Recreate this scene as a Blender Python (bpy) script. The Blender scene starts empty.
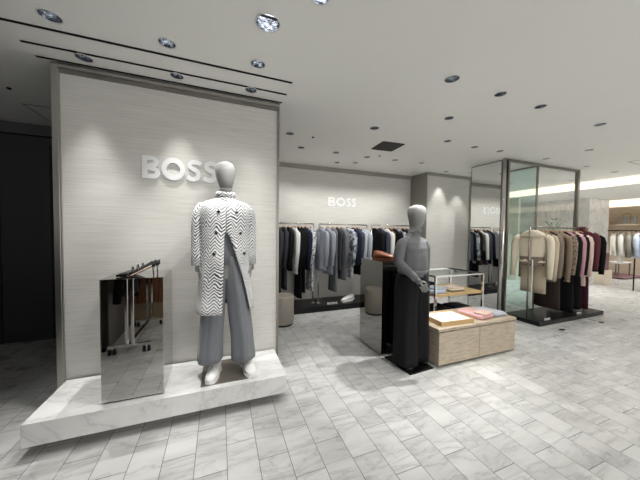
import bpy, bmesh, math, random
from mathutils import Vector, Matrix, Euler
random.seed(7)
PI = math.pi
sc = bpy.context.scene
C = sc.collection
CEIL = 2.84

# ------------------------------------------------------------------ materials
def newmat(name):
    m = bpy.data.materials.new(name); m.use_nodes = True
    nt = m.node_tree
    return m, nt, nt.nodes, nt.links, nt.nodes['Principled BSDF']

def simple(name, col, rough=.5, metal=0., spec=.5, noise=0., nscale=40., bump=0., bscale=200., sheen=0., stretch=(1,1,1)):
    m, nt, N, L, P = newmat(name)
    P.inputs['Roughness'].default_value = rough
    P.inputs['Metallic'].default_value = metal
    P.inputs['Specular IOR Level'].default_value = spec
    if sheen: P.inputs['Sheen Weight'].default_value = sheen
    tc = N.new('ShaderNodeTexCoord'); mp = N.new('ShaderNodeMapping')
    mp.inputs['Scale'].default_value = stretch
    L.new(tc.outputs['Object'], mp.inputs[0])
    nz = N.new('ShaderNodeTexNoise'); nz.inputs['Scale'].default_value = nscale; nz.inputs['Detail'].default_value = 4
    L.new(mp.outputs[0], nz.inputs['Vector'])
    mx = N.new('ShaderNodeMix'); mx.data_type = 'RGBA'
    k = noise
    mx.inputs[6].default_value = [max(0, c*(1-k)) for c in col[:3]] + [1]
    mx.inputs[7].default_value = [min(1, c*(1+k)) for c in col[:3]] + [1]
    L.new(nz.outputs[0], mx.inputs[0]); L.new(mx.outputs[2], P.inputs['Base Color'])
    if bump:
        n2 = N.new('ShaderNodeTexNoise'); n2.inputs['Scale'].default_value = bscale; n2.inputs['Detail'].default_value = 3
        L.new(mp.outputs[0], n2.inputs['Vector'])
        b = N.new('ShaderNodeBump'); b.inputs['Strength'].default_value = bump; b.inputs['Distance'].default_value = .01
        L.new(n2.outputs[0], b.inputs['Height']); L.new(b.outputs[0], P.inputs['Normal'])
    return m

def emit(name, col, s):
    m, nt, N, L, P = newmat(name)
    P.inputs['Base Color'].default_value = (*col, 1)
    P.inputs['Emission Color'].default_value = (*col, 1)
    P.inputs['Emission Strength'].default_value = s
    return m

def math_node(N, L, op, a, b=None, c=None):
    n = N.new('ShaderNodeMath'); n.operation = op
    for i, v in enumerate((a, b, c)):
        if v is None: continue
        if isinstance(v, (int, float)): n.inputs[i].default_value = v
        else: L.new(v, n.inputs[i])
    return n.outputs[0]

def ramp(N, L, fac, stops):
    r = N.new('ShaderNodeValToRGB')
    e = r.color_ramp.elements
    while len(e) > 1: e.remove(e[-1])
    e[0].position = stops[0][0]; e[0].color = (*stops[0][1], 1)
    for p, c in stops[1:]:
        x = e.new(p); x.color = (*c, 1)
    L.new(fac, r.inputs[0]); return r.outputs[0]

def mixc(N, L, fac, a, b, mode='MIX'):
    m = N.new('ShaderNodeMix'); m.data_type = 'RGBA'; m.blend_type = mode
    if isinstance(fac, (int, float)): m.inputs[0].default_value = fac
    else: L.new(fac, m.inputs[0])
    for i, v in ((6, a), (7, b)):
        if isinstance(v, tuple): m.inputs[i].default_value = (*v, 1)
        else: L.new(v, m.inputs[i])
    return m.outputs[2]

def marble_color(N, L, vec, base, vein, scale=3.0):
    n1 = N.new('ShaderNodeTexNoise'); n1.inputs['Scale'].default_value = scale; n1.inputs['Detail'].default_value = 7
    n1.inputs['Distortion'].default_value = .5; n1.inputs['Roughness'].default_value = .62
    L.new(vec, n1.inputs['Vector'])
    d = math_node(N, L, 'ABSOLUTE', math_node(N, L, 'SUBTRACT', n1.outputs[0], .5))
    veins = ramp(N, L, d, [(0, (1, 1, 1)), (.022, (.35, .35, .35)), (.085, (0, 0, 0))])
    n2 = N.new('ShaderNodeTexNoise'); n2.inputs['Scale'].default_value = scale*.8; n2.inputs['Detail'].default_value = 5
    L.new(vec, n2.inputs['Vector'])
    cloud = ramp(N, L, n2.outputs[0], [(.38, (0, 0, 0)), (.72, (1, 1, 1))])
    a = mixc(N, L, math_node(N, L, 'MULTIPLY', cloud, .6), base, vein)
    return mixc(N, L, math_node(N, L, 'MULTIPLY', veins, .5), a, tuple(v*.72 for v in vein))

# floor: long white veined marble tiles in running bond
def floor_mat():
    m, nt, N, L, P = newmat('veined_marble_tiles')
    tc = N.new('ShaderNodeTexCoord'); sp = N.new('ShaderNodeSeparateXYZ')
    L.new(tc.outputs['Object'], sp.inputs[0])
    u = math_node(N, L, 'SUBTRACT', sp.outputs[1], 1.69)
    v = math_node(N, L, 'SUBTRACT', sp.outputs[0], .044)
    cb = N.new('ShaderNodeCombineXYZ'); L.new(u, cb.inputs[0]); L.new(v, cb.inputs[1])
    br = N.new('ShaderNodeTexBrick'); L.new(cb.outputs[0], br.inputs['Vector'])
    br.inputs['Scale'].default_value = 1; br.inputs['Brick Width'].default_value = .4
    br.inputs['Row Height'].default_value = .195; br.inputs['Mortar Size'].default_value = .0024
    br.inputs['Mortar Smooth'].default_value = .3
    br.inputs['Color1'].default_value = (0, 0, 0, 1); br.inputs['Color2'].default_value = (1, 1, 1, 1)
    br.inputs['Mortar'].default_value = (.5, .5, .5, 1)
    rnd = N.new('ShaderNodeSeparateColor'); L.new(br.outputs['Color'], rnd.inputs[0])
    off = N.new('ShaderNodeCombineXYZ')
    L.new(math_node(N, L, 'MULTIPLY', rnd.outputs[0], 37.), off.inputs[2])
    L.new(math_node(N, L, 'MULTIPLY', rnd.outputs[0], 11.), off.inputs[0])
    # veins run slantwise across each tile
    mp = N.new('ShaderNodeMapping'); mp.inputs['Rotation'].default_value = (0, 0, .7)
    mp.inputs['Scale'].default_value = (.8, 3.6, 1)
    L.new(tc.outputs['Object'], mp.inputs[0])
    ad = N.new('ShaderNodeVectorMath'); ad.operation = 'ADD'
    L.new(mp.outputs[0], ad.inputs[0]); L.new(off.outputs[0], ad.inputs[1])
    col = marble_color(N, L, ad.outputs[0], (.61, .61, .60), (.35, .352, .35), 1.6)
    tint = mixc(N, L, rnd.outputs[0], (.92, .92, .92), (1.0, 1.0, 1.0))
    col = mixc(N, L, 1.0, col, tint, 'MULTIPLY')
    col = mixc(N, L, br.outputs['Fac'], col, (.13, .13, .125))
    L.new(col, P.inputs['Base Color'])
    nz = N.new('ShaderNodeTexNoise'); nz.inputs['Scale'].default_value = 5
    L.new(tc.outputs['Object'], nz.inputs['Vector'])
    L.new(math_node(N, L, 'MULTIPLY_ADD', nz.outputs[0], .2, .2), P.inputs['Roughness'])
    P.inputs['Specular IOR Level'].default_value = .45
    b = N.new('ShaderNodeBump'); b.inputs['Strength'].default_value = .4; b.inputs['Distance'].default_value = .002
    L.new(math_node(N, L, 'SUBTRACT', 1., br.outputs['Fac']), b.inputs['Height']); L.new(b.outputs[0], P.inputs['Normal'])
    return m

def marble_slab():
    m, nt, N, L, P = newmat('white_marble_slab')
    tc = N.new('ShaderNodeTexCoord'); mp = N.new('ShaderNodeMapping')
    mp.inputs['Rotation'].default_value = (.3, .2, .8); mp.inputs['Scale'].default_value = (1, 2.2, 1)
    L.new(tc.outputs['Object'], mp.inputs[0])
    L.new(marble_color(N, L, mp.outputs[0], (.80, .80, .79), (.60, .60, .60), 2.2), P.inputs['Base Color'])
    P.inputs['Roughness'].default_value = .22
    return m

# plaster-like wallpaper with fine horizontal brushed streaks
def streak_mat(name, c0, c1, axis=0):
    m, nt, N, L, P = newmat(name)
    tc = N.new('ShaderNodeTexCoord'); mp = N.new('ShaderNodeMapping')
    mp.inputs['Scale'].default_value = (1.6, 1.6, 52)
    L.new(tc.outputs['Object'], mp.inputs[0])
    n1 = N.new('ShaderNodeTexNoise'); n1.inputs['Scale'].default_value = 1.6; n1.inputs['Detail'].default_value = 6
    n1.inputs['Roughness'].default_value = .6; n1.inputs['Distortion'].default_value = .3
    L.new(mp.outputs[0], n1.inputs['Vector'])
    L.new(ramp(N, L, n1.outputs[0], [(.33, c0), (.62, c1)]), P.inputs['Base Color'])
    P.inputs['Roughness'].default_value = .55
    P.inputs['Specular IOR Level'].default_value = .3
    b = N.new('ShaderNodeBump'); b.inputs['Strength'].default_value = .35; b.inputs['Distance'].default_value = .004
    L.new(n1.outputs[0], b.inputs['Height']); L.new(b.outputs[0], P.inputs['Normal'])
    return m

def travertine():
    m, nt, N, L, P = newmat('beige_travertine')
    tc = N.new('ShaderNodeTexCoord'); mp = N.new('ShaderNodeMapping')
    mp.inputs['Scale'].default_value = (2.5, 2.5, 16)
    L.new(tc.outputs['Object'], mp.inputs[0])
    n1 = N.new('ShaderNodeTexNoise'); n1.inputs['Scale'].default_value = 3; n1.inputs['Detail'].default_value = 8
    n1.inputs['Roughness'].default_value = .7
    L.new(mp.outputs[0], n1.inputs['Vector'])
    c = ramp(N, L, n1.outputs[0], [(.3, (.30, .24, .17)), (.48, (.44, .37, .28)), (.7, (.55, .48, .38))])
    L.new(c, P.inputs['Base Color']); P.inputs['Roughness'].default_value = .45
    return m

def wood(name, c0, c1, axis=(2, 24, 24)):
    m, nt, N, L, P = newmat(name)
    tc = N.new('ShaderNodeTexCoord'); mp = N.new('ShaderNodeMapping'); mp.inputs['Scale'].default_value = axis
    L.new(tc.outputs['Object'], mp.inputs[0])
    n1 = N.new('ShaderNodeTexNoise'); n1.inputs['Scale'].default_value = 2; n1.inputs['Detail'].default_value = 5
    n1.inputs['Distortion'].default_value = .5
    L.new(mp.outputs[0], n1.inputs['Vector'])
    L.new(ramp(N, L, n1.outputs[0], [(.3, c0), (.7, c1)]), P.inputs['Base Color'])
    P.inputs['Roughness'].default_value = .42
    return m

# black and white woven zigzag, broken up in patches
def zigzag_mat():
    m, nt, N, L, P = newmat('zigzag_tweed')
    tc = N.new('ShaderNodeTexCoord'); uv = N.new('ShaderNodeUVMap')
    sp = N.new('ShaderNodeSeparateXYZ'); L.new(uv.outputs[0], sp.inputs[0])
    nz = N.new('ShaderNodeTexNoise'); nz.inputs['Scale'].default_value = 9; nz.inputs['Detail'].default_value = 2
    L.new(tc.outputs['Object'], nz.inputs['Vector'])
    n2 = N.new('ShaderNodeTexNoise'); n2.inputs['Scale'].default_value = 3.2; n2.inputs['Detail'].default_value = 3
    L.new(tc.outputs['Object'], n2.inputs['Vector'])
    x = math_node(N, L, 'ADD', sp.outputs[0], math_node(N, L, 'MULTIPLY', nz.outputs[0], .03))
    tri = math_node(N, L, 'PINGPONG', x, .042)
    y = math_node(N, L, 'ADD', sp.outputs[1], math_node(N, L, 'MULTIPLY', tri, 1.05))
    y = math_node(N, L, 'ADD', y, math_node(N, L, 'MULTIPLY', nz.outputs[0], .06))
    s = math_node(N, L, 'SINE', math_node(N, L, 'MULTIPLY', y, 2*PI/.027))
    fine = N.new('ShaderNodeTexNoise'); fine.inputs['Scale'].default_value = 260
    L.new(tc.outputs['Object'], fine.inputs['Vector'])
    thr = math_node(N, L, 'MULTIPLY_ADD', n2.outputs[0], 3.4, -1.4)
    s2 = math_node(N, L, 'ADD', s, math_node(N, L, 'MULTIPLY_ADD', fine.outputs[0], 1.6, -.8))
    d = math_node(N, L, 'SUBTRACT', s2, thr)
    f = ramp(N, L, math_node(N, L, 'MULTIPLY_ADD', d, .8, .5), [(.42, (.82, .82, .83)), (.58, (.015, .035, .045))])
    L.new(f, P.inputs['Base Color']); P.inputs['Roughness'].default_value = .85
    P.inputs['Sheen Weight'].default_value = .2
    return m

def speckle_mat(name, c0, c1, scale, lo=.45, hi=.55):
    m, nt, N, L, P = newmat(name)
    tc = N.new('ShaderNodeTexCoord')
    n1 = N.new('ShaderNodeTexNoise'); n1.inputs['Scale'].default_value = scale; n1.inputs['Detail'].default_value = 3
    L.new(tc.outputs['Object'], n1.inputs['Vector'])
    L.new(ramp(N, L, n1.outputs[0], [(lo, c0), (hi, c1)]), P.inputs['Base Color'])
    P.inputs['Roughness'].default_value = .8
    b = N.new('ShaderNodeBump'); b.inputs['Strength'].default_value = .6; b.inputs['Distance'].default_value = .01
    L.new(n1.outputs[0], b.inputs['Height']); L.new(b.outputs[0], P.inputs['Normal'])
    return m

def glass_mat(name, tint, rough=0.0, alpha=.82):
    m, nt, N, L, P = newmat(name)
    N.remove(P)
    out = N['Material Output']
    tr = N.new('ShaderNodeBsdfTransparent'); tr.inputs[0].default_value = (*tint, 1)
    gl = N.new('ShaderNodeBsdfGlossy'); gl.inputs['Roughness'].default_value = rough
    fr = N.new('ShaderNodeFresnel'); fr.inputs[0].default_value = 1.5
    mx = N.new('ShaderNodeMixShader')
    geo = N.new('ShaderNodeNewGeometry')
    L.new(math_node(N, L, 'MULTIPLY', fr.outputs[0], math_node(N, L, 'SUBTRACT', 1., geo.outputs['Backfacing'])), mx.inputs[0]); L.new(tr.outputs[0], mx.inputs[1]); L.new(gl.outputs[0], mx.inputs[2])
    L.new(mx.outputs[0], out.inputs[0])
    return m

M = {}
M['floor'] = floor_mat()
M['slab'] = marble_slab()
M['wall'] = streak_mat('streaked_cream_wall', (.525, .515, .485), (.62, .61, .58))
M['ceil'] = simple('ceiling_paint', (.92, .92, .89), .7, noise=.01, nscale=3)
M['trimgrey'] = simple('grey_cornice_paint', (.27, .26, .235), .5, noise=.03)
M['dark'] = simple('charcoal_panel', (.024, .026, .026), .5, noise=.1, nscale=4)
M['darksoffit'] = simple('charcoal_soffit', (.05, .055, .056), .6, noise=.1, nscale=4)
M['slot'] = simple('slot_black', (.03, .03, .03), .6)
M['chrome'] = simple('polished_steel', (.72, .71, .69), .12, 1.0, noise=.02)
M['satin'] = simple('satin_steel', (.50, .49, .46), .28, 1.0, noise=.03)
M['bronze'] = simple('grey_bronze_frame', (.24, .22, .20), .3, .8, noise=.05)
M['mirror'] = simple('dimmed_mirror', (.50, .49, .475), .015, 1.0, noise=.0)  # mirror colour dimmed to imitate reflections of dark surroundings
M['mirror2'] = simple('clear_mirror', (.80, .81, .79), .01, 1.0, noise=.0)
M['blackgloss'] = simple('gloss_black', (.007, .007, .008), .3, spec=.25)
M['blackmatt'] = simple('matt_black', (.012, .012, .013), .6, spec=.3)
M['sign'] = simple('satin_white_letters', (.74, .75, .76), .3, 0.0)
M['lens'] = simple('lamp_reflector', (.75, .77, .8), .12, 1.0, bump=.3, bscale=40)
M['lampdisc'] = emit('lamp_disc', (.85, .9, 1.0), 1.1)
M['rim'] = simple('white_rim', (.75, .75, .74), .4)
M['stool'] = simple('greige_leather', (.33, .30, .26), .55, noise=.05, nscale=20, bump=.1, bscale=150)
M['manneq'] = simple('grey_linen_mannequin', (.27, .27, .265), .8, noise=.08, nscale=90, bump=.15, bscale=400)
M['neck'] = simple('dark_neck_fabric', (.13, .13, .13), .8)
M['zig'] = zigzag_mat()
M['flannel'] = simple('grey_flannel', (.17, .18, .20), .85, noise=.15, nscale=150, sheen=.2, bump=.8, bscale=18, stretch=(1, 1, .12))
M['greyknit'] = simple('grey_fine_knit', (.125, .13, .135), .85, noise=.06, nscale=120, bump=.9, bscale=22, stretch=(1, 1, .35))
M['blacktrouser'] = simple('black_twill', (.010, .010, .011), .65, noise=.2, nscale=80, spec=.14, bump=1., bscale=20, stretch=(1, 1, .1))
M['shoe_white'] = simple('white_leather', (.80, .80, .80), .4)
M['plate'] = simple('brushed_taupe_plate', (.22, .20, .17), .4, .6, noise=.08, nscale=8)
M['black_leather'] = simple('black_patent', (.012, .012, .013), .2, spec=.6)
M['insole'] = simple('tan_insole', (.55, .36, .26), .5)
M['clear_heel'] = simple('steel_heel', (.35, .35, .36), .15, 1.0)
M['brownleather'] = simple('cognac_leather', (.17, .055, .022), .35, noise=.15, nscale=30)
M['travertine'] = travertine()
M['oak'] = wood('light_oak', (.50, .33, .15), (.62, .44, .22))
M['hangerwood'] = wood('hanger_wood', (.36, .22, .11), (.48, .31, .17))
M['paper'] = simple('white_tissue', (.80, .80, .79), .8, bump=.3, bscale=25)
M['slat'] = wood('copper_brown_slats', (.22, .09, .04), (.32, .14, .07), (20, 20, 2))
M['beigepanel'] = simple('beige_counter_panel', (.42, .33, .20), .5)
M['glass'] = glass_mat('clear_glass', (.98, .99, .985))
M['teal'] = glass_mat('green_edge_glass', (.80, .90, .88))
M['lightglass'] = glass_mat('table_glass', (.9, .95, .94))
M['cove'] = emit('cove_light', (1.0, .90, .72), .62)
M['farwood'] = wood('pale_oak_wall', (.58, .48, .36), (.68, .58, .46), (3, 3, 12))
M['creamwall'] = simple('cream_wall', (.78, .74, .65), .6, noise=.03, nscale=3)
M['marblepillar'] = marble_slab()
M['leaf'] = simple('leaf_green', (.07, .26, .05), .5, noise=.3, nscale=20)
M['pot'] = simple('white_glazed_pot', (.8, .8, .78), .3)
M['bagc'] = simple('grey_canvas', (.36, .36, .36), .7)
M['yellow'] = simple('mustard_strap', (.50, .30, .05), .6)
M['rose'] = simple('dusty_rose_panel', (.24, .13, .15), .6)
M['cream_box'] = simple('cream_box', (.70, .62, .50), .6)
CL = {}
def cloth(name, col, **k):
    if name not in CL:
        CL[name] = simple('cloth_' + name, col, k.get('rough', .85), noise=k.get('noise', .12), nscale=k.get('nscale', 60), spec=.15, bump=k.get('bump', .15), bscale=k.get('bscale', 120), sheen=.0)
    return CL[name]
for n, c in dict(charcoal=(.045, .048, .055), black=(.008, .008, .009), navy=(.012, .016, .034), white=(.74, .74, .73),
                 lightgrey=(.30, .32, .37), midgrey=(.15, .155, .17), palegrey=(.42, .45, .50), slate=(.05, .06, .085), brown=(.10, .048, .035),
                 cream=(.72, .65, .52), taupe=(.22, .175, .14), camel=(.24, .185, .135), beige=(.48, .41, .31), darkbrown=(.035, .026, .022),
                 pink=(.50, .27, .31), blush=(.66, .50, .44), burgundy=(.05, .012, .022), rosewood=(.10, .03, .04), shirt=(.74, .72, .66),
                 skyblue=(.55, .63, .78), olive=(.25, .24, .20), denim=(.15, .20, .28), palepink=(.68, .42, .42), bluestripe=(.45, .52, .66)).items():
    cloth(n, c)
CL['shearling'] = speckle_mat('brown_boucle', (.10, .075, .055), (.32, .25, .19), 45)
CL['print'] = speckle_mat('black_white_print', (.05, .05, .06), (.66, .68, .72), 38, .42, .5)
CL['greyprint'] = speckle_mat('grey_camouflage_print', (.10, .11, .14), (.52, .55, .62), 16, .46, .54)

# ------------------------------------------------------------------ mesh helpers
class MB:
    def __init__(s): s.v = []; s.f = []; s.uv = None
    def add(s, vs, fs):
        n = len(s.v); s.v += [tuple(v) for v in vs]; s.f += [tuple(i+n for i in f) for f in fs]; return s
    def box(s, x0, x1, y0, y1, z0, z1):
        return s.add([(x0,y0,z0),(x1,y0,z0),(x1,y1,z0),(x0,y1,z0),(x0,y0,z1),(x1,y0,z1),(x1,y1,z1),(x0,y1,z1)],
                     [(0,3,2,1),(4,5,6,7),(0,1,5,4),(1,2,6,5),(2,3,7,6),(3,0,4,7)])
    def loft(s, rings, cap0=True, cap1=True, closed=True):
        n = len(rings[0]); vs = [p for r in rings for p in r]; fs = []
        for k in range(len(rings)-1):
            for i in range(n if closed else n-1):
                j = (i+1) % n
                fs.append((k*n+i, k*n+j, (k+1)*n+j, (k+1)*n+i))
        if cap0: fs.append(tuple(range(n-1, -1, -1)))
        if cap1: fs.append(tuple(range((len(rings)-1)*n, len(rings)*n)))
        return s.add(vs, fs)
    def tube(s, pts, r, n=10, caps=True):
        pts = [Vector(p) for p in pts]
        rs = r if isinstance(r, (list, tuple)) else [r]*len(pts)
        rings = []; prev = None
        for i, p in enumerate(pts):
            t = (pts[min(i+1, len(pts)-1)] - pts[max(i-1, 0)]).normalized()
            if prev is None:
                a = Vector((1, 0, 0)) if abs(t.x) < .8 else Vector((0, 1, 0))
                u = (a - t*a.dot(t)).normalized()
            else:
                u = (prev - t*prev.dot(t)).normalized()
            prev = u; w = t.cross(u)
            rr = rs[i] if isinstance(rs[i], (list, tuple)) else (rs[i], rs[i])
            rings.append([p + u*rr[0]*math.cos(2*PI*k/n) + w*rr[1]*math.sin(2*PI*k/n) for k in range(n)])
        return s.loft(rings, caps, caps)
    def lathe(s, prof, n=28, c=(0, 0, 0), cap0=True, cap1=True):
        rings = [[(c[0]+r*math.cos(2*PI*k/n), c[1]+r*math.sin(2*PI*k/n), c[2]+z) for k in range(n)] for r, z in prof]
        return s.loft(rings, cap0, cap1)

def link(name, me, mat, parent=None, smooth=False, loc=None, rot=None):
    o = bpy.data.objects.new(name, me); C.objects.link(o)
    if mat: me.materials.append(mat)
    if parent: o.parent = parent
    if smooth:
        for p in me.polygons: p.use_smooth = True
    if loc: o.location = loc
    if rot: o.rotation_euler = rot
    return o

def obj(name, mb, mat, parent=None, smooth=False, bevel=0., loc=None, rot=None, recalc=True, subsurf=0):
    me = bpy.data.meshes.new(name); me.from_pydata(mb.v, [], mb.f); me.update()
    bm = bmesh.new(); bm.from_mesh(me)
    if recalc: bmesh.ops.recalc_face_normals(bm, faces=bm.faces)
    if bevel:
        bmesh.ops.bevel(bm, geom=[e for e in bm.edges if len(e.link_faces) == 2 and e.calc_face_angle(0) > .6], offset=bevel, segments=2, affect='EDGES', profile=.5)
    bm.to_mesh(me); bm.free()
    o = link(name, me, mat, parent, smooth, loc, rot)
    if subsurf:
        md = o.modifiers.new('sub', 'SUBSURF'); md.levels = subsurf; md.render_levels = subsurf
    return o

def thing(name, label, cat, loc=(0, 0, 0), rz=0., group=None):
    o = bpy.data.objects.new(name, None); C.objects.link(o); o.empty_display_size = .1
    o.location = loc; o.rotation_euler = (0, 0, rz); o['label'] = label; o['category'] = cat
    if group: o['group'] = group
    return o
def tag(o, label, cat, group=None):
    o['label'] = label; o['category'] = cat
    if group: o['group'] = group
    return o
def struct(name, mb, mat, bevel=0., label=None):
    o = obj(name, mb, mat, bevel=bevel); o['kind'] = 'structure'
    o['label'] = label or name.replace('_', ' '); o['category'] = name.split('_')[0]
    return o
def bake(o):
    dg = bpy.context.evaluated_depsgraph_get(); dg.update()
    me = bpy.data.meshes.new_from_object(o.evaluated_get(dg), depsgraph=dg)
    return me

# ------------------------------------------------------------------ camera
cam = bpy.data.cameras.new('camera'); co = bpy.data.objects.new('camera', cam); C.objects.link(co)
f, yaw, pit, roll = 261.35, math.radians(21.02), math.radians(1.862), math.radians(.646)
cam.sensor_fit = 'HORIZONTAL'; cam.sensor_width = 36; cam.lens = f/640*36; cam.clip_start = .02; cam.clip_end = 100
fw = Vector((math.sin(yaw)*math.cos(pit), math.cos(yaw)*math.cos(pit), -math.sin(pit)))
rt = Vector((math.cos(yaw), -math.sin(yaw), 0)); up = rt.cross(fw)
r2 = rt*math.cos(roll) + up*math.sin(roll); u2 = -rt*math.sin(roll) + up*math.cos(roll)
mw = Matrix((r2, u2, -fw)).transposed().to_4x4(); mw.translation = Vector((0, 0, 1.5))
co.matrix_world = mw
sc.camera = co

# ------------------------------------------------------------------ room shell
fl = struct('floor', MB().box(-9, 15, -6.2, 9, -.1, 0), M['floor'], label='white veined marble tile floor in running bond')

# downlight layout on the ceiling grid: (x, y, hole radius, watts, aim)
rows = [
 ('row cut by the top edge', [(.54, 1.44, .05)]),
 ('front row', [(.293, 1.741, .075), (1.89, 1.759, .058), (2.521, 1.77, .05), (3.152, 1.782, .052), (4.323, 1.795, .055)]),
 ('row between front and middle slots', [(-.998, 2.198, .058), (-.351, 2.193, .055), (.289, 2.187, .055)]),
 ('row above the grey knit mannequin', [(2.499, 2.354, .05), (5.471, 2.388, .055)]),
 ('row between the rear slots', [(-.992, 2.626, .055), (-.345, 2.62, .052), (.281, 2.608, .052)]),
 ('row before the air vent', [(1.863, 2.938, .058), (3.105, 2.939, .05), (3.702, 2.979, .05), (4.254, 2.963, .05), (5.423, 2.947, .055), (6.754, 2.974, .055), (7.871, 3.001, .055)]),
 ('row beside the edge of the sign wall', [(.903, 3.545, .055)]),
 ('row behind the air vent', [(1.217, 4.062, .055), (1.841, 4.083, .055), (2.46, 4.107, .055), (3.036, 4.072, .055), (3.633, 4.043, .055)]),
 ('row washing the rear wall', [(2.128, 4.665, .05), (2.46, 4.534, .05), (4.622, 4.395, .05), (5.187, 4.26, .045)]),
]
back = [(x, y, .055) for y in (.9, -.3, -1.8, -3.6) for x in (-1.6, .3, 2.25, 4.2, 6.4)]  # unseen downlights added to light the front floor
back = [(x, .55 if (x == 2.25 and y > .5) else y, r) for x, y, r in back]
right = [(7.2, 4.7), (8.1, 6.3), (6.6, 6.2), (8.2, .8), (8.2, 3.9), (9.7, 4.6), (9.7, 6.3), (9.9, 3.0), (10.2, 1.4), (12, 3.4), (13.4, 3.2), (13.3, 4.9), (13.4, 1.4), (11.8, .2)]  # downlights added to brighten the hall, their positions made up
slots = [(-1.9, .614, 2.334, 2.358), (-1.333, .616, 2.552, 2.576), (-1.336, .611, 2.730, 2.754)]

def cut_ceiling():
    from mathutils.geometry import delaunay_2d_cdt
    vs, es, holes = [], [], []
    def poly(pts):
        n = len(vs); vs.extend(Vector(p) for p in pts); es.extend((n+i, n+(i+1) % len(pts)) for i in range(len(pts)))
    poly([(-9, -6.2), (8.8, -6.2), (8.8, 9), (-9, 9)])
    cir = [(x, y, r) for _, ls in rows for x, y, r in ls] + back + [(x, y, .055) for x, y in right if x < 8.8]
    for x, y, r in cir: poly([(x+r*math.cos(2*PI*k/24), y+r*math.sin(2*PI*k/24)) for k in range(24)])
    for a, b, c, d in slots: poly([(a, c), (b, c), (b, d), (a, d)])
    v2, _, f2, *_r = delaunay_2d_cdt(vs, es, [], 0, 1e-6)
    def inside(p):
        return any((p.x-x)**2+(p.y-y)**2 < (r*.995)**2 for x, y, r in cir) or any(a < p.x < b and c < p.y < d for a, b, c, d in slots)
    keep = [tuple(f) for f in f2 if not inside(sum((v2[i] for i in f), Vector((0, 0)))/3)]
    mb = MB(); mb.add([(v.x, v.y, 0) for v in v2], keep)
    o = obj('ceiling', mb, M['ceil'], loc=(0, 0, CEIL)); o['kind'] = 'structure'; o['label'] = 'white painted ceiling with round downlight holes'; o['category'] = 'ceiling'
    return o
cut_ceiling()
struct('ceiling_deck', MB().box(-9, 15, -6.2, 9, 3.1, 3.15), M['darksoffit'], label='slab above the ceiling')
for i, (a, b, c, d) in enumerate(slots):
    mb = MB(); mb.box(a, b, c-.004, c, CEIL, CEIL+.06); mb.box(a, b, d, d+.004, CEIL, CEIL+.06); mb.box(a, b, c-.004, d+.004, CEIL+.06, CEIL+.065)
    struct('trim_%d' % (i+1), mb, M['slot'], label='dark linear slot in the ceiling before the sign wall')

# feature wall with its metal frame, standing behind the marble platform
WY = 2.78
struct('wall_front', MB().box(-1.219, .571, WY, WY+.32, 0, 2.80), M['wall'], label='streaked cream sign wall behind the platform')
mb = MB()
mb.box(-1.258, -1.219, WY-.02, WY+.3, 0, 2.80); mb.box(-1.219, -1.209, WY-.016, WY, 0, 2.775)
mb.box(-1.258, .590, WY-.02, WY+.33, 2.80, CEIL-.002)
struct('trim_4', mb, M['satin'], label='satin steel frame left and above the sign wall')
struct('trim_5', MB().box(-1.209, .571, WY-.012, WY, 2.762, 2.798), M['bronze'], label='dark inner reveal along the top of the sign wall')
struct('trim_6', MB().box(.571, .590, WY-.02, WY+.33, 0, 2.80), M['bronze'], label='dark steel edge at the right end of the sign wall')
struct('trim_7', MB().box(.60, .66, WY+.36, WY+.40, 0, 2.84), M['chrome'], label='polished steel strip behind the right edge of the sign wall')

# rear wall + pillar
struct('wall_rear', MB().box(-1.2, 4.289, 5.1, 5.3, 0, CEIL), M['wall'], label='streaked cream rear wall with small letters')
struct('trim_8', MB().box(-1.2, 4.27, 5.06, 5.1, 2.76, 2.838), M['trimgrey'], label='grey cornice along the rear wall')
struct('wall_pillar', MB().box(4.289, 5.60, 4.60, 5.6, 0, CEIL), M['wall'], label='streaked cream pillar block between the rear wall and the mirror')
struct('trim_9', MB().box(4.27, 4.289, 4.578, 5.1, 0, CEIL-.002), M['trimgrey'], label='grey side panel on the left of the cream pillar')
mb = MB(); mb.box(4.27, 5.60, 4.57, 4.60, 2.775, 2.838)
struct('trim_10', mb, M['trimgrey'], label='grey cornice over the cream pillar')
struct('trim_11', MB().box(5.605, 5.68, 4.56, 4.62, 0, CEIL-.002), M['chrome'], label='polished steel strip at the right edge of the cream pillar')
struct('wall_side', MB().box(-1.24, -1.2, WY+.34, 5.3, 0, CEIL), M['wall'], label='side wall behind the sign wall')

# dark closed unit at the left
struct('wall_left', MB().box(-9, -1.25, 4.58, 4.7, 0, 2.70), M['dark'], label='charcoal wall at the far left')
struct('trim_12', MB().box(-9, -1.25, 4.5, 4.7, 2.70, CEIL-.002), M['darksoffit'], label='charcoal soffit above the far left wall')
mb = MB()
for x in (-4.1, -3.1, -2.62, -2.1): mb.box(x-.012, x+.012, 4.566, 4.58, 0, 2.6)
struct('trim_13', mb, M['blackmatt'], label='vertical joints between the charcoal panels')
struct('wall_left_blocker', MB().box(-2.85, -2.75, -6.2, 4.56, 0, CEIL), M['dark'], label='unseen charcoal partition added to darken the left area')  # unseen wall added to keep light off the dark left area
struct('wall_outer_left', MB().box(-9.1, -9, -6.2, 9, 0, 3.1), M['dark'])
struct('wall_outer_rear', MB().box(-9, 15, 8.9, 9, 0, 3.1), M['creamwall'])
struct('wall_outer_right', MB().box(14.4, 14.5, -6.2, 9, 0, 3.1), M['farwood'], label='pale wood wall far off at the right edge')

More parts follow.
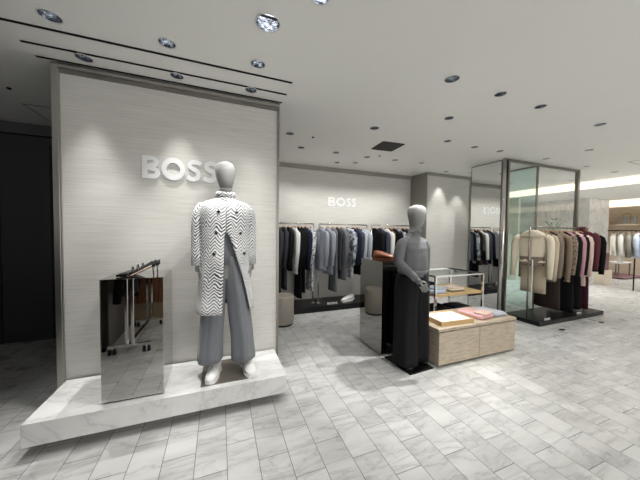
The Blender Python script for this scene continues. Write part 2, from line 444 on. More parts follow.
# right-hand hall: dropped ceiling with lit coves
struct('ceiling_right', MB().box(8.8, 12.3, -6.2, 9, 2.66, 2.70), M['ceil'], label='lower ceiling of the hall on the right')
struct('ceiling_right_rear', MB().box(12.3, 14.4, -6.2, 9, CEIL, 2.88), M['ceil'])
struct('trim_14', MB().box(8.78, 8.80, -6.2, 9, 2.665, CEIL-.002), M['cove'], label='lit cream cove band across the right side of the ceiling')
struct('trim_15', MB().box(14.37, 14.40, -6.2, 9, 2.58, CEIL-.002), M['cove'], label='lit cream cove band above the pale wood wall')
struct('wall_right', MB().box(10.94, 12.1, 4.7, 6.9, 0, 2.66), M['marblepillar'], label='white marble pillar on the right beyond the glass case')
struct('wall_right_rear', MB().box(9.0, 9.1, 5.6, 9, 0, 2.66), M['creamwall'], label='cream wall seen through the glass case')
struct('trim_16', MB().box(8.98, 9.0, 6.1, 6.16, 0, 2.66), M['trimgrey'])
struct('wall_right_side', MB().box(5.6, 9.0, 7.4, 7.5, 0, CEIL), M['wall'])

# ------------------------------------------------------------------ ceiling fittings
NUM = ['', 'first', 'second', 'third', 'fourth', 'fifth', 'sixth', 'seventh']
def downlight(x, y, r, label, group, z=CEIL, watts=30., tgt=None, ang=96, spot=True, hue=(1.0, .985, .95)):
    t = thing('ceiling_downlight', label, 'ceiling light', (x, y, z), 0, group)
    n = 24
    obj('rim', MB().lathe([(r+.006, -.001), (r+.006, -.004), (r-.001, -.004), (r-.001, .0)], n, cap0=False, cap1=False), M['rim'], t, True)
    obj('reflector', MB().lathe([(r, .0), (r*.98, .03), (r*.9, .07), (r*.72, .1)], n, cap0=False, cap1=False), M['lens'], t, True)
    tilt = Euler((0, 0, 0))
    obj('lamp', MB().lathe([(r*.72, .098), (r*.6, .085), (r*.25, .08), (.001, .079)], n, cap0=False, cap1=True), M['lampdisc'], t, True)
    mb = MB(); mb.box(-r*.8, r*.8, -.003, .003, .03, .045)
    obj('glare_bar', mb, M['slot'], t)
    if spot:
        ld = bpy.data.lights.new('beam', 'SPOT'); ld.energy = watts; ld.color = hue
        ld.spot_size = math.radians(ang); ld.spot_blend = .7; ld.shadow_soft_size = .022
        lo = bpy.data.objects.new('beam', ld); C.objects.link(lo); lo.parent = t; lo.location = (0, 0, -.012)
        d = Vector(tgt) - Vector((x, y, z)) if tgt else Vector((0, 0, -1))
        lo.rotation_euler = d.to_track_quat('-Z', 'Y').to_euler()
    return t
aims = {(.293, 1.741): ((-.1, 2.6, .9), 26, 50), (.54, 1.44): ((-.2, 2.8, .8), 18, 80), (-.998, 2.198): ((-.75, 2.8, 0.25), 17, 48), (-.351, 2.193): ((-.3, 2.8, .25), 19, 48), (.289, 2.187): ((.25, 2.8, .25), 15, 48),
        (-.992, 2.626): ((-1.0, 2.1, 0), 48, 58), (-.345, 2.62): ((-.35, 2.15, 0), 48, 58), (.281, 2.608): ((.4, 2.1, 0), 28, 56),
        (1.217, 4.062): ((1.2, 5.1, 1.2), 20, 84), (1.841, 4.083): ((1.84, 5.1, 1.2), 20, 84), (2.46, 4.107): ((2.46, 5.1, 1.2), 20, 84), (3.036, 4.072): ((3.04, 5.1, 1.2), 20, 84), (3.633, 4.043): ((3.63, 5.1, 1.2), 20, 84),
        (4.622, 4.395): ((4.66, 4.66, .8), 16, 56), (5.187, 4.26): ((5.2, 4.66, .8), 16, 56), (4.254, 2.963): ((4.75, 4.6, 1.0), 34, 60), (2.128, 4.665): ((2.13, 4.5, 0), 5, 60), (2.46, 4.534): ((2.46, 4.4, 0), 5, 60),
        (2.499, 2.354): ((2.05, 2.3, .3), 125, 54), (.903, 3.545): ((.9, 3.9, 0), 12, 80)}
for rn, ls in rows:
    for i, (x, y, r) in enumerate(ls):
        tg, w, ang = aims.get((x, y), (None, 17, 100))
        which = ('single one' if len(ls) == 1 else NUM[i+1] + ' from left')
        downlight(x, y, r, 'round ceiling downlight, %s in the %s' % (which, rn), 'recessed downlights in the ceiling', watts=w, tgt=tg, ang=ang)
for x, y, r in back:
    downlight(x, y, r, 'unseen downlight added in the ceiling behind the viewpoint', 'added downlights behind the viewpoint', watts=20 if y < .5 else 8)
for x, y in right:
    zz = CEIL if x < 8.8 or x > 12.3 else 2.66
    if zz == 2.66: zz = 2.655
    elif x > 12.3: zz = CEIL-.005
    downlight(x, y, .055, 'round downlight added to brighten the far right hall', 'added downlights of the far right hall', z=zz, watts=70, ang=84)

# black vent, access hatches, sensors
t = thing('ceiling_vent', 'black square air vent grille set in the white ceiling', 'air vent', (2.45, 3.48, CEIL), math.radians(-4))
mb = MB()
for a in (-1, 1): mb.box(a*.18-.008, a*.18+.008, -.18, .18, -.008, 0); mb.box(-.18, .18, a*.18-.008, a*.18+.008, -.008, 0)
obj('frame', mb, M['blackmatt'], t)
mb = MB().box(-.18, .18, -.18, .18, -.002, -.0005)
for k in range(11): mb.box(-.17, .17, -.165+.032*k, -.155+.032*k, -.007, -.002)
obj('grille', mb, simple('vent_grille', (.05, .045, .04), .5), t)
def hatch(x0, x1, y0, y1, z, label):
    mb = MB(); w = .006
    mb.box(x0, x1, y0, y0+w, z-.003, z-.0005); mb.box(x0, x1, y1-w, y1, z-.003, z-.0005); mb.box(x0, x0+w, y0, y1, z-.003, z-.0005); mb.box(x1-w, x1, y0, y1, z-.003, z-.0005)
    tag(obj('ceiling_hatch', mb, M['slot']), label, 'hatch')
hatch(-1.98, -1.5, 3.82, 4.27, CEIL, 'square access hatch outline in the dark ceiling left of the sign wall')
hatch(7.0, 7.6, 1.95, 2.5, CEIL, 'square access hatch outline in the ceiling right of the glass case')
for x, y, lab in ((1.239, 3.548, 'tiny black ceiling sensor right of the sign wall edge'), (2.62, 3.95, 'tiny black ceiling sensor behind the air vent'), (-1.88, 3.45, 'small dark sensor on the unlit ceiling at the left')):
    tag(obj('ceiling_sensor', MB().lathe([(.018, 0), (.018, -.008), (.01, -.014), (.001, -.016)], 14), M['blackmatt'], loc=(x, y, CEIL), smooth=True), lab, 'sensor')

# ------------------------------------------------------------------ platform
t = thing('display_platform', 'low white marble display platform with a recessed foot under the sign wall', 'platform', (-.33, 2.5, 0))
ox, oy = -.33, 2.5
obj('slab', MB().box(-1.195-ox, .547-ox, 2.209-oy, WY-.025-oy, .081, .235), M['slab'], t, bevel=.002)
obj('foot', MB().box(-.95-ox, .49-ox, 2.45-oy, WY-.03-oy, 0, .081), M['slab'], t)

def metal_cube(name, label, x0, x1, y0, y1, z0, z1, mat):
    t = thing(name, label, 'plinth', ((x0+x1)/2, (y0+y1)/2, z0))
    hx, hy, h = (x1-x0)/2, (y1-y0)/2, z1-z0
    obj('body', MB().box(-hx, hx, -hy, hy, .012, h), mat, t, bevel=.0015)
    obj('foot', MB().box(-hx+.012, hx-.012, -hy+.012, hy-.012, 0, .012), M['blackmatt'], t)
    # polished edge strips
    mb = MB(); e = .0035
    for sx in (-1, 1):
        mb.box(min(sx*hx, sx*(hx-e)) - (e*.3 if sx < 0 else 0), max(sx*hx, sx*(hx-e)) + (e*.3 if sx > 0 else 0), -hy-.001, -hy+e, .012, h+.0008)
    mb.box(-hx, hx, -hy-.001, -hy+e, h-e, h+.001)
    mb.box(-hx, hx, -hy-.001, -hy+e, .012, .012+e*1.6)
    obj('edge_strip', mb, M['rim'] if name == 'x' else M['chrome'], t)
    return t
metal_cube('mirrored_plinth', 'tall mirror plinth with one black pump on top of the platform', -0.7930, -0.4018, 2.2720, 2.6660, .235, 1.1400, M['mirror'])
metal_cube('mirrored_plinth', 'tall mirror plinth on the floor behind the grey knit mannequin', 1.815, 2.22, 2.63, 3.15, 0, 1.145, M['mirror'])

# ------------------------------------------------------------------ lettering
def stroke(mb, pts, w, z0, z1, closed=False):
    """thick 2D stroke along pts in the x-y plane, between depths z0 and z1"""
    n = len(pts); L_, R_ = [], []
    for i in range(n):
        a = Vector(pts[(i-1) % n] if closed or i > 0 else pts[i]); b = Vector(pts[(i+1) % n] if closed or i < n-1 else pts[i])
        t = (b-a).normalized(); nn = Vector((-t.y, t.x)); p = Vector(pts[i])
        L_.append(p+nn*w/2); R_.append(p-nn*w/2)
    rings = [[(l.x, l.y, z0), (l.x, l.y, z1), (r.x, r.y, z1), (r.x, r.y, z0)] for l, r in zip(L_, R_)]
    if closed: rings.append(rings[0])
    mb.loft(rings, not closed, not closed)
def letter(ch):
    mb = MB(); w = .235; d = .13
    def arc(cx, cy, rx, ry, a0, a1, n=14): return [(cx+rx*math.cos(math.radians(a0+(a1-a0)*i/n)), cy+ry*math.sin(math.radians(a0+(a1-a0)*i/n))) for i in range(n+1)]
    h = w/2
    if ch == 'O': stroke(mb, arc(.55, .5, .55-h, .5-h+.01, 0, 360, 40)[:-1], w, 0, d, True); return mb, 1.1
    if ch == 'B':
        mb.box(0, w, 0, 1, 0, d)
        stroke(mb, [(w*.9, 1-h*.85)] + arc(.45, .745, .25-.03, .255-h*.85, 90, -90) + [(w*.9, .49)], w*.85, 0, d*.99)
        stroke(mb, [(w*.9, .505)] + arc(.49, .27, .27-.03, .27-h*.85, 90, -90) + [(w*.9, h*.85)], w*.85, 0, d*.98)
        return mb, .84
    if ch == 'S':
        p = [(.70, .80)] + arc(.40, .735, .255, .265-h, 45, 270, 12)[1:-1]
        p = [(.70, .80), (.60, .865), (.50, .895), (.38, .895), (.25, .855), (.185, .77), (.20, .665), (.30, .59), (.42, .545), (.53, .49), (.578, .40), (.578, .28), (.53, .175), (.42, .11), (.31, .10), (.19, .125), (.06, .20)]
        # smooth
        q = []
        for i in range(len(p)-1):
            q.append(p[i])
        q.append(p[-1])
        stroke(mb, q, w*.9, 0, d); return mb, .72
def sign(label, loc, H, ext, bold=1.0):
    t = thing('wall_sign', label, 'sign', loc)
    for ch, (x0, x1) in zip('BOSS', ext):
        mb, wd = letter(ch); s = (x1-x0)/wd
        mb.v = [(x*s, -.003-z*H*.35, y*H) for x, y, z in mb.v]
        mb.v = [(x, y if y < -.005 else y, z) for x, y, z in mb.v]
        obj('letter', mb, M['sign'], t, loc=(x0-loc[0], 0, 0))
    pins = MB()
    for (x0, x1) in ext:
        for k in (.25, .6): pins.tube([(x0-loc[0]+(x1-x0)*k*.6+.02, 0, H*(.2 if k < .5 else .85)), (x0-loc[0]+(x1-x0)*k*.6+.02, -.006, H*(.2 if k < .5 else .85))], .004, 6)
    obj('mounting_pin', pins, M['chrome'], t)
sign('large white raised letters BOSS on the front sign wall', (-0.6478, WY, 1.9612), 0.2044, [(-0.6478, -0.5086), (-0.4958, -0.3042), (-0.2963, -0.1659), (-0.1531, -0.0227)])
sign('small white raised letters BOSS on the rear wall above the clothes rails', (2.135, 5.1, 2.04), .19, [(2.135, 2.30), (2.315, 2.53), (2.545, 2.66), (2.675, 2.79)])

# ------------------------------------------------------------------ bodies by skin modifier
def skin(name, chains, mat, parent, sub=2, loc=(0, 0, 0)):
    """chains: list of (list of (x,y,z,rx[,ry]), parent_vertex_key or None); points may be named to branch"""
    verts, edges, rad, roots, names = [], [], [], [], {}
    for ch in chains:
        start = None; pts = ch['pts']
        if 'from' in ch: start = names[ch['from']]
        prev = start
        for i, p in enumerate(pts):
            verts.append(p[:3]); rad.append((p[3], p[4] if len(p) > 4 and not isinstance(p[4], str) else p[3]))
            k = len(verts)-1
            if isinstance(p[-1], str): names[p[-1]] = k
            if prev is not None: edges.append((prev, k))
            else: roots.append(k)
            prev = k
    me = bpy.data.meshes.new(name); me.from_pydata(verts, edges, [])
    o = bpy.data.objects.new(name, me); C.objects.link(o)
    md = o.modifiers.new('skin', 'SKIN'); md.use_smooth_shade = True; md.branch_smoothing = .6
    sv = me.skin_vertices[0].data
    for i, r in enumerate(rad): sv[i].radius = r; sv[i].use_root = i in roots
    ss = o.modifiers.new('sub', 'SUBSURF'); ss.levels = sub; ss.render_levels = sub
    m2 = bake(o); bpy.data.objects.remove(o)
    m2.name = name
    for p in m2.polygons: p.use_smooth = True
    m2.materials.clear()
    o2 = link(name, m2, mat, parent, True, loc)
    return o2

def body_mesh(parent, trunk, limbs, mat, name='body', ex=2.1):
    """one mesh: a lofted trunk with neck and head, and skinned limbs and hands rooted inside it"""
    o = skin('limbs', limbs, mat, parent); me = o.data
    mb = MB(); mb.add([v.co[:] for v in me.vertices], [tuple(p.vertices) for p in me.polygons])
    bpy.data.objects.remove(o)
    rings = []
    zs = [trunk[0][0] + (trunk[-1][0]-trunk[0][0])*i/70 for i in range(71)]
    for z in zs:
        cx, cy, a, b = interp(trunk, z); rings.append(ering(cx, cy, z, a, b, 32, ex))
    mb.loft(rings)
    return obj(name, mb, mat, parent, True)

def hand(wr, d, side_v, palm_n, curl=.35, s=1.0):
    """separate chains: palm and five fingers, each rooted inside the palm. d = hand direction, side_v = towards the thumb, palm_n = palm facing"""
    wr, d, sv, pn = Vector(wr), Vector(d).normalized(), Vector(side_v).normalized(), Vector(palm_n).normalized()
    ch = []
    palm = [wr - d*.02, wr + d*.02*s, wr + d*.05*s, wr + d*.085*s]
    ch.append({'pts': [(*palm[0], .024, .02), (*palm[1], .030, .017), (*palm[2], .038, .015), (*palm[3], .036, .012)]})
    for k, ln in enumerate((.068, .078, .072, .056)):
        off = sv*(.028-.0185*k)*s
        a = wr + d*.07*s + off; b = wr + d*.1*s + off*1.05
        dir1 = (d + pn*curl).normalized(); dir2 = (d + pn*curl*2.6).normalized()
        c = b + dir1*ln*.45*s; e = c + dir2*ln*.5*s
        ch.append({'pts': [(*a, .009), (*b, .0095), (*c, .0085), (*e, .007)]})
    a = wr + d*.03*s + sv*.015; b = wr + d*.05*s + sv*.045*s + pn*.01; c = b + (d*.8 + sv*.35 + pn*.3).normalized()*.032*s; e = c + (d + pn*.35).normalized()*.028*s
    ch.append({'pts': [(*a, .012), (*b, .011), (*c, .0095), (*e, .008)]})
    return ch

def ering(cx, cy, z, a, b, n=40, ex=2.2, fold=0., k=0, ph=0., a0=0., a1=2*PI, closed=True):
    pts = []
    m = n if closed else n-1
    for i in range(n):
        t = a0+(a1-a0)*i/m
        c_, s_ = math.cos(t), math.sin(t)
        x = a*math.copysign(abs(c_)**(2/ex), c_); y = b*math.copysign(abs(s_)**(2/ex), s_)
        g = 1 + fold*math.sin(k*t+ph)
        pts.append((cx+x*g, cy+y*g, z))
    return pts

def interp(keys, z):
    """keys sorted descending or ascending by z: list of tuples (z, v1, v2...)"""
    ks = sorted(keys)
    if z <= ks[0][0]: return ks[0][1:]
    if z >= ks[-1][0]: return ks[-1][1:]
    for a, b in zip(ks, ks[1:]):
        if a[0] <= z <= b[0]:
            t = (z-a[0])/(b[0]-a[0]); t = t*t*(3-2*t)*.5+t*.5
            return tuple(p+(q-p)*t for p, q in zip(a[1:], b[1:]))

def solid(o, th, off=-1):
    md = o.modifiers.new('solid', 'SOLIDIFY'); md.thickness = th; md.offset = off; return o

# ------------------------------------------------------------------ mannequin in the zigzag coat
MX, MY, MZ = 0.0441, 2.4325, .236
t = thing('mannequin', 'faceless grey mannequin in a zigzag coat and wide grey trousers on the marble platform', 'mannequin', (MX, MY, MZ))
t.scale = (.99, .99, .99)
limbs = [
 {'pts': [(-.12, .0, 1.49, .05), (-.19, .01, 1.25, .036), (-.205, -.02, 1.01, .026)]},
 {'pts': [(.12, .0, 1.49, .05), (.19, .01, 1.25, .036), (.213, -.02, 1.01, .026)]},
 {'pts': [(-.075, 0, .95, .09), (-.11, -.02, .52, .055), (-.125, .0, .20, .032), (-.12, .0, .13, .03)]},
 {'pts': [(.09, 0, .95, .09), (.13, -.02, .52, .055), (.155, .0, .20, .032), (.16, .0, .13, .03)]},
]
limbs += hand((-.207, -.022, 1.0), (0.02, -.12, -1), (0, -1, -.1), (1, 0, 0), .3)
limbs += hand((.215, -.022, 1.0), (0.0, -.12, -1), (0, -1, -.1), (-1, 0, 0), .3)
HEAD = [(1.54, 0, .0, .064, .06), (1.60, .004, -.004, .050, .052), (1.64, .008, -.012, .050, .060), (1.665, .006, -.022, .056, .074), (1.70, .004, -.026, .067, .088), (1.75, .002, -.024, .079, .099), (1.79, .002, -.019, .083, .103),
        (1.83, .002, -.012, .077, .096), (1.855, .002, -.008, .062, .078), (1.868, .002, -.006, .042, .054), (1.875, .002, -.005, .015, .02)]
body_mesh(t, [(.86, .02, 0, .12, .09), (.98, .02, 0, .155, .10), (1.12, .0, .0, .125, .09), (1.28, 0, 0, .135, .10), (1.42, 0, 0, .155, .095), (1.50, 0, 0, .13, .075)] + HEAD, limbs, M['manneq'])
nk = obj('neck_cover', MB().loft([ering(.004, -.002-.012*i, 1.53+.035*i, .056, .056+.003*i, 24) for i in range(4)]), M['neck'], t, True)
# seam line over the face, left of centre
mb = MB(); pts = []
for i in range(15):
    a = -.95+i*.15
    pts.append((.014-.036+.012*math.cos(a*1.4), -.022-.108*math.cos(a)*(.985 if abs(a) < .9 else .96), 1.775+.108*math.sin(a)))

# coat
ck = [(1.545, .085, .080), (1.53, .150, .098), (1.505, .195, .112), (1.42, .202, .130), (1.25, .195, .138), (1.05, .200, .145), (.85, .215, .155), (.58, .236, .170)]
HEM = .578
def coat_edge(z):
    # angle (radians, -pi/2 is the front) of the two front edges
    if z > 1.26: return -PI/2 + .06, -PI/2 - .06
    q = (1.26-z)/(1.26-HEM)
    return -PI/2 + .06 + q*1.02, -PI/2 - .04 - .06*q      # right-hand edge swings out, left-hand edge stays
def coat_pt(z, th, off=0.):
    a, b = interp(ck, z)
    q = max(0, (1.3-z)/.7)
    g = 1 + .035*q*math.sin(5*th+.6) + .012*math.sin(9*th+z*6) + off
    c_, s_ = math.cos(th), math.sin(th)
    ex = 2.3
    return (a*math.copysign(abs(c_)**(2/ex), c_)*g + .004, b*math.copysign(abs(s_)**(2/ex), s_)*g - .005, z)
def coat_shell(name, mat, off, inset=0.):
    n = 56; zs = [1.545-(1.545-HEM-inset)*i/34 for i in range(35)]
    mb = MB(); rings = []; uvs = []
    for z in zs:
        e1, e0 = coat_edge(z)
        if z > 1.26: e1, e0 = -PI/2+.0, -PI/2-.001 - .0
        span = (e0+2*PI) - e1
        rings.append([coat_pt(z, e1+span*i/(n-1), off) for i in range(n)])
        uvs.append([((e1+span*i/(n-1))*.19, z) for i in range(n)])
    mb.loft(rings, False, False, closed=False)
    o = obj(name, mb, mat, t, True, recalc=False)
    uvl = o.data.uv_layers.new(name='UVMap')
    flat = [q for r in uvs for q in r]
    for lp in o.data.loops: uvl.data[lp.index].uv = flat[lp.vertex_index]
    return o
solid(coat_shell('coat', M['zig'], 0.), .006, 0)
coat_shell('lining', CL['black'], -.035, .01)
def uv_tube(o, pts_z=None):
    uvl = o.data.uv_layers.new(name='UVMap')
    for lp in o.data.loops:
        v = o.data.vertices[lp.vertex_index].co
        uvl.data[lp.index].uv = ((lp.vertex_index % pts_z)/pts_z*.34, v.z)
for s in (-1, 1):
    sl = [(s*.12, .0, 1.49), (s*.168, .0, 1.468), (s*.196, .003, 1.41), (s*.208, .008, 1.32), (s*.213, .006, 1.2), (s*.215, -.008, 1.08), (s*.215, -.022, .975)]
    o = obj('sleeve', MB().tube(sl, [(.035, .05), (.045, .062), (.046, .068), (.044, .064), (.042, .058), (.041, .054), (.042, .053)], 20), M['zig'], t, True); uv_tube(o, 20)
# stand collar, folded
rings = [ering(.004, -.008, z, a, b, 32, 2) for z, a, b in ((1.52, .11, .098), (1.545, .080, .078), (1.575, .066, .070), (1.605, .068, .072), (1.612, .074, .078), (1.60, .080, .084), (1.57, .086, .09))]
o = obj('collar', MB().loft(rings, False, False), M['zig'], t, True); uv_tube(o, 32); solid(o, .006)
for z, xl, xr in ((1.43, -.055, .085), (1.255, -.075, .118), (1.08, -.09, .15)):
    for x in (xl, xr):
        a, b = interp(ck, z)
        q = min(.98, abs(x)/a); y = -b*(1-q**2.3)**(1/2.3) - .006
        nrm = Vector((x/a/a, y/b/b, 0)).normalized(); p = Vector((x+.004, y-.006, z))
        obj('button', MB().tube([p-nrm*.004, p+nrm*.006], .0125, 14), M['black_leather'], t, True)
# front edge band and pocket flaps
mb = MB()
rings = [ering(0, .0, z, a, b, 32, 2.2) for z, a, b in ((.98, .158, .112), (1.1, .145, .105), (1.28, .15, .112), (1.42, .16, .108), (1.50, .13, .085))]
obj('top', MB().loft(rings), M['flannel'], t, True)
# trousers
def leg(cx, keys, z0, z1, n=36, fold=.06, ph=0., crease=True, cy=0.):
    rings = []
    for i in range(19):
        z = z1+(z0-z1)*i/18
        x, y, a, b = interp(keys, z)
        q = (z1-z)/(z1-z0)
        r = ering(x, y, z, a, b, n, 2.0, fold*q, 5, ph)
        if crease:
            r = [(p[0], p[1]-.012*math.exp(-((p[0]-x)/.012)**2) if p[1] < y else p[1], p[2]) for p in r]
        rings.append(r)
    return rings
tro = MB()
lk = [(1.06, -.045, 0, .115, .105), (.88, -.075, 0, .105, .115), (.6, -.10, 0, .098, .11), (.3, -.118, .0, .10, .11), (.14, -.125, .005, .106, .115)]
rk = [(1.06, .055, 0, .115, .105), (.88, .085, 0, .105, .115), (.6, .115, 0, .098, .11), (.3, .145, .0, .10, .11), (.12, .155, .005, .106, .115)]
tro.loft(leg(0, lk, .14, 1.06, ph=.4), False, True); tro.loft(leg(0, rk, .12, 1.06, ph=2.), False, True)
solid(obj('trousers', tro, M['flannel'], t, True), .004)
# sneakers
def sneaker(parent, x, y, rz, mat, solemat, laces=True, z=0., L_=.27, name='sneaker'):
    e = obj(name, MB(), mat, parent); bpy.data.objects.remove(e)
    prof = [(-.5, .28, .04, .0), (-.42, .36, .32, 0), (-.25, .38, .34, 0), (-.05, .37, .30, 0), (.12, .40, .24, 0), (.30, .41, .19, 0), (.40, .36, .17, 0), (.47, .24, .12, 0), (.505, .06, .05, 0)]
    rings = []
    for k, wd, ht, _ in prof:
        yy = -k*L_; a = wd*L_*.43; h = ht*L_*.98
        rings.append([(a*math.cos(q*2*PI/18), yy, .022+max(0., h*.5+h*.5*math.sin(q*2*PI/18))) for q in range(18)])
    o = obj(name, MB().loft(rings), mat, parent, True, loc=(x, y, z), rot=(0, 0, rz))
    out = [(.0, .5), (.28, .47), (.42, .32), (.43, .1), (.38, -.1), (.39, -.35), (.3, -.48), (.0, -.505)]
    pl = [(a*L_*.45, -b*L_*1.0) for a, b in out] + [(-a*L_*.45, -b*L_*1.0) for a, b in out[-2:0:-1]]
    obj('sole', MB().loft([[(a, b, 0) for a, b in pl], [(a*1.03, b*1.01, .012) for a, b in pl], [(a, b, .028) for a, b in pl]]), solemat, o, False)
    if laces:
        lm = MB()
        for k in range(5):
            yy = -L_*(.02+.05*k); zz = .105-.011*k
            lm.tube([(-.022, yy, zz-.008), (0, yy-.004, zz+.002), (.022, yy, zz-.008)], .003, 6)
        obj('laces', lm, mat, o, True)
    return o
sneaker(t, -.095, -.035, -.22, M['shoe_white'], M['shoe_white'])
sneaker(t, .20, -.05, .16, M['shoe_white'], M['shoe_white'])
obj('base_plate', MB().box(-.19, .19, -.17, .24, 0.0, .006), M['plate'], t)

# ------------------------------------------------------------------ mannequin in grey knit and black trousers
t = thing('mannequin', 'faceless grey mannequin in a cropped grey knit and wide black trousers standing on the floor', 'mannequin', (2.035, 2.37, 0), math.radians(4))
limbs = [
 {'pts': [(-.12, .0, 1.41, .048), (-.195, .0, 1.19, .036), (-.10, -.18, 1.0, .026)]},
 {'pts': [(.12, .0, 1.41, .048), (.19, .02, 1.17, .036), (.20, .0, .95, .026)]},
 {'pts': [(-.08, 0, .9, .085), (-.10, -.01, .5, .052), (-.11, .0, .12, .034), (-.11, .0, .05, .034)]},
 {'pts': [(.08, 0, .9, .085), (.10, -.01, .5, .052), (.11, .0, .12, .034), (.11, .0, .05, .034)]},
]
limbs += hand((-.10, -.18, 1.0), (.55, -.28, -.75), (.5, -.6, .5), (.2, .9, -.2), .25)
limbs += hand((.20, .0, .95), (0, -.1, -1), (0, -1, 0), (-1, 0, 0), .3)
H2 = [(z*1.0-.065 + max(0, z-1.6)*.0 + (-.012 if z < 1.7 else 0), cx+max(0, z-1.6)*.12, cy*1.1, a*1.10, b*1.08) for z, cx, cy, a, b in HEAD]
body_mesh(t, [(.80, 0, 0, .12, .09), (.93, 0, 0, .15, .10), (1.07, .0, .0, .12, .085), (1.2, 0, 0, .13, .095), (1.34, 0, 0, .15, .09), (1.42, 0, 0, .12, .07)] + H2, limbs, M['manneq'])
obj('neck_cover', MB().loft([ering(.004+.006*i, -.003-.006*i, 1.43+.036*i, .060-.001*i, .062, 24) for i in range(4)]), M['greyknit'], t, True)
sk = [(1.07, 0, 0, .170, .130), (1.12, 0, 0, .178, .138), (1.22, 0, 0, .172, .135), (1.32, 0, 0, .170, .128), (1.385, 0, 0, .158, .105), (1.425, 0, 0, .120, .085), (1.452, .002, -.002, .080, .072), (1.475, .004, -.004, .066, .066), (1.505, .007, -.007, .064, .066)]
rings = []
for i in range(41):
    z = 1.07+.435*i/40; cx, cy, a, b = interp(sk, z)
    q = max(0, 1-(z-1.07)/.3)
    rings.append(ering(cx, cy, z, a, b, 64, 2.25, .018*q, 9, .5))
sweater = MB().loft(rings, False, False)
obj('sweater', sweater, M['greyknit'], t, True)
for pts, rr in (([(-.11, 0, 1.415), (-.150, 0, 1.385), (-.182, .0, 1.32), (-.203, .0, 1.24), (-.213, -.012, 1.175), (-.190, -.055, 1.125), (-.150, -.115, 1.065), (-.108, -.165, 1.005)], (.04, .058, .064, .060, .056, .050, .044, .038)),
                ([(.11, 0, 1.415), (.150, 0, 1.385), (.182, .005, 1.32), (.20, .012, 1.22), (.206, .015, 1.12), (.205, .008, 1.04), (.202, .0, .97)], (.04, .058, .064, .058, .052, .046, .038))):
    so = obj('sleeve', MB().tube(pts, list(rr), 18), M['greyknit'], t, True)
    e = Vector(pts[-1]); d = (e-Vector(pts[-2])).normalized()
    obj('cuff', MB().tube([e-d*.01, e+d*.045], [rr[-1]*.86]*2, 16), M['greyknit'], so, True)
obj('waistband_rib', MB().loft([ering(0, 0, z, a, b, 40, 2.2, .01, 30) for z, a, b in ((1.085, .176, .136), (1.06, .172, .133), (1.03, .165, .127), (1.01, .160, .122))]), M['greyknit'], t, True)
b2 = MB()
lk = [(1.04, -.06, 0, .125, .12), (.88, -.085, 0, .125, .135), (.5, -.10, -.01, .118, .125), (.05, -.105, -.02, .125, .135)]
rk = [(1.04, .06, 0, .125, .12), (.88, .085, 0, .125, .135), (.5, .095, -.01, .112, .12), (.05, .10, -.0, .118, .13)]
b2.loft(leg(0, lk, .05, 1.04, fold=.10, ph=.4), False, True); b2.loft(leg(0, rk, .06, 1.04, fold=.09, ph=2.), False, True)
solid(obj('trousers', b2, M['blacktrouser'], t, True), .004)
sneaker(t, -.09, .0, -.2, M['black_leather'], M['black_leather'], False, .012, name='shoe')
sneaker(t, .11, .02, .25, M['black_leather'], M['black_leather'], False, .012, name='shoe')
obj('base_plate', MB().box(-.18, .16, -.185, .24, 0, .012), M['blackgloss'], t)

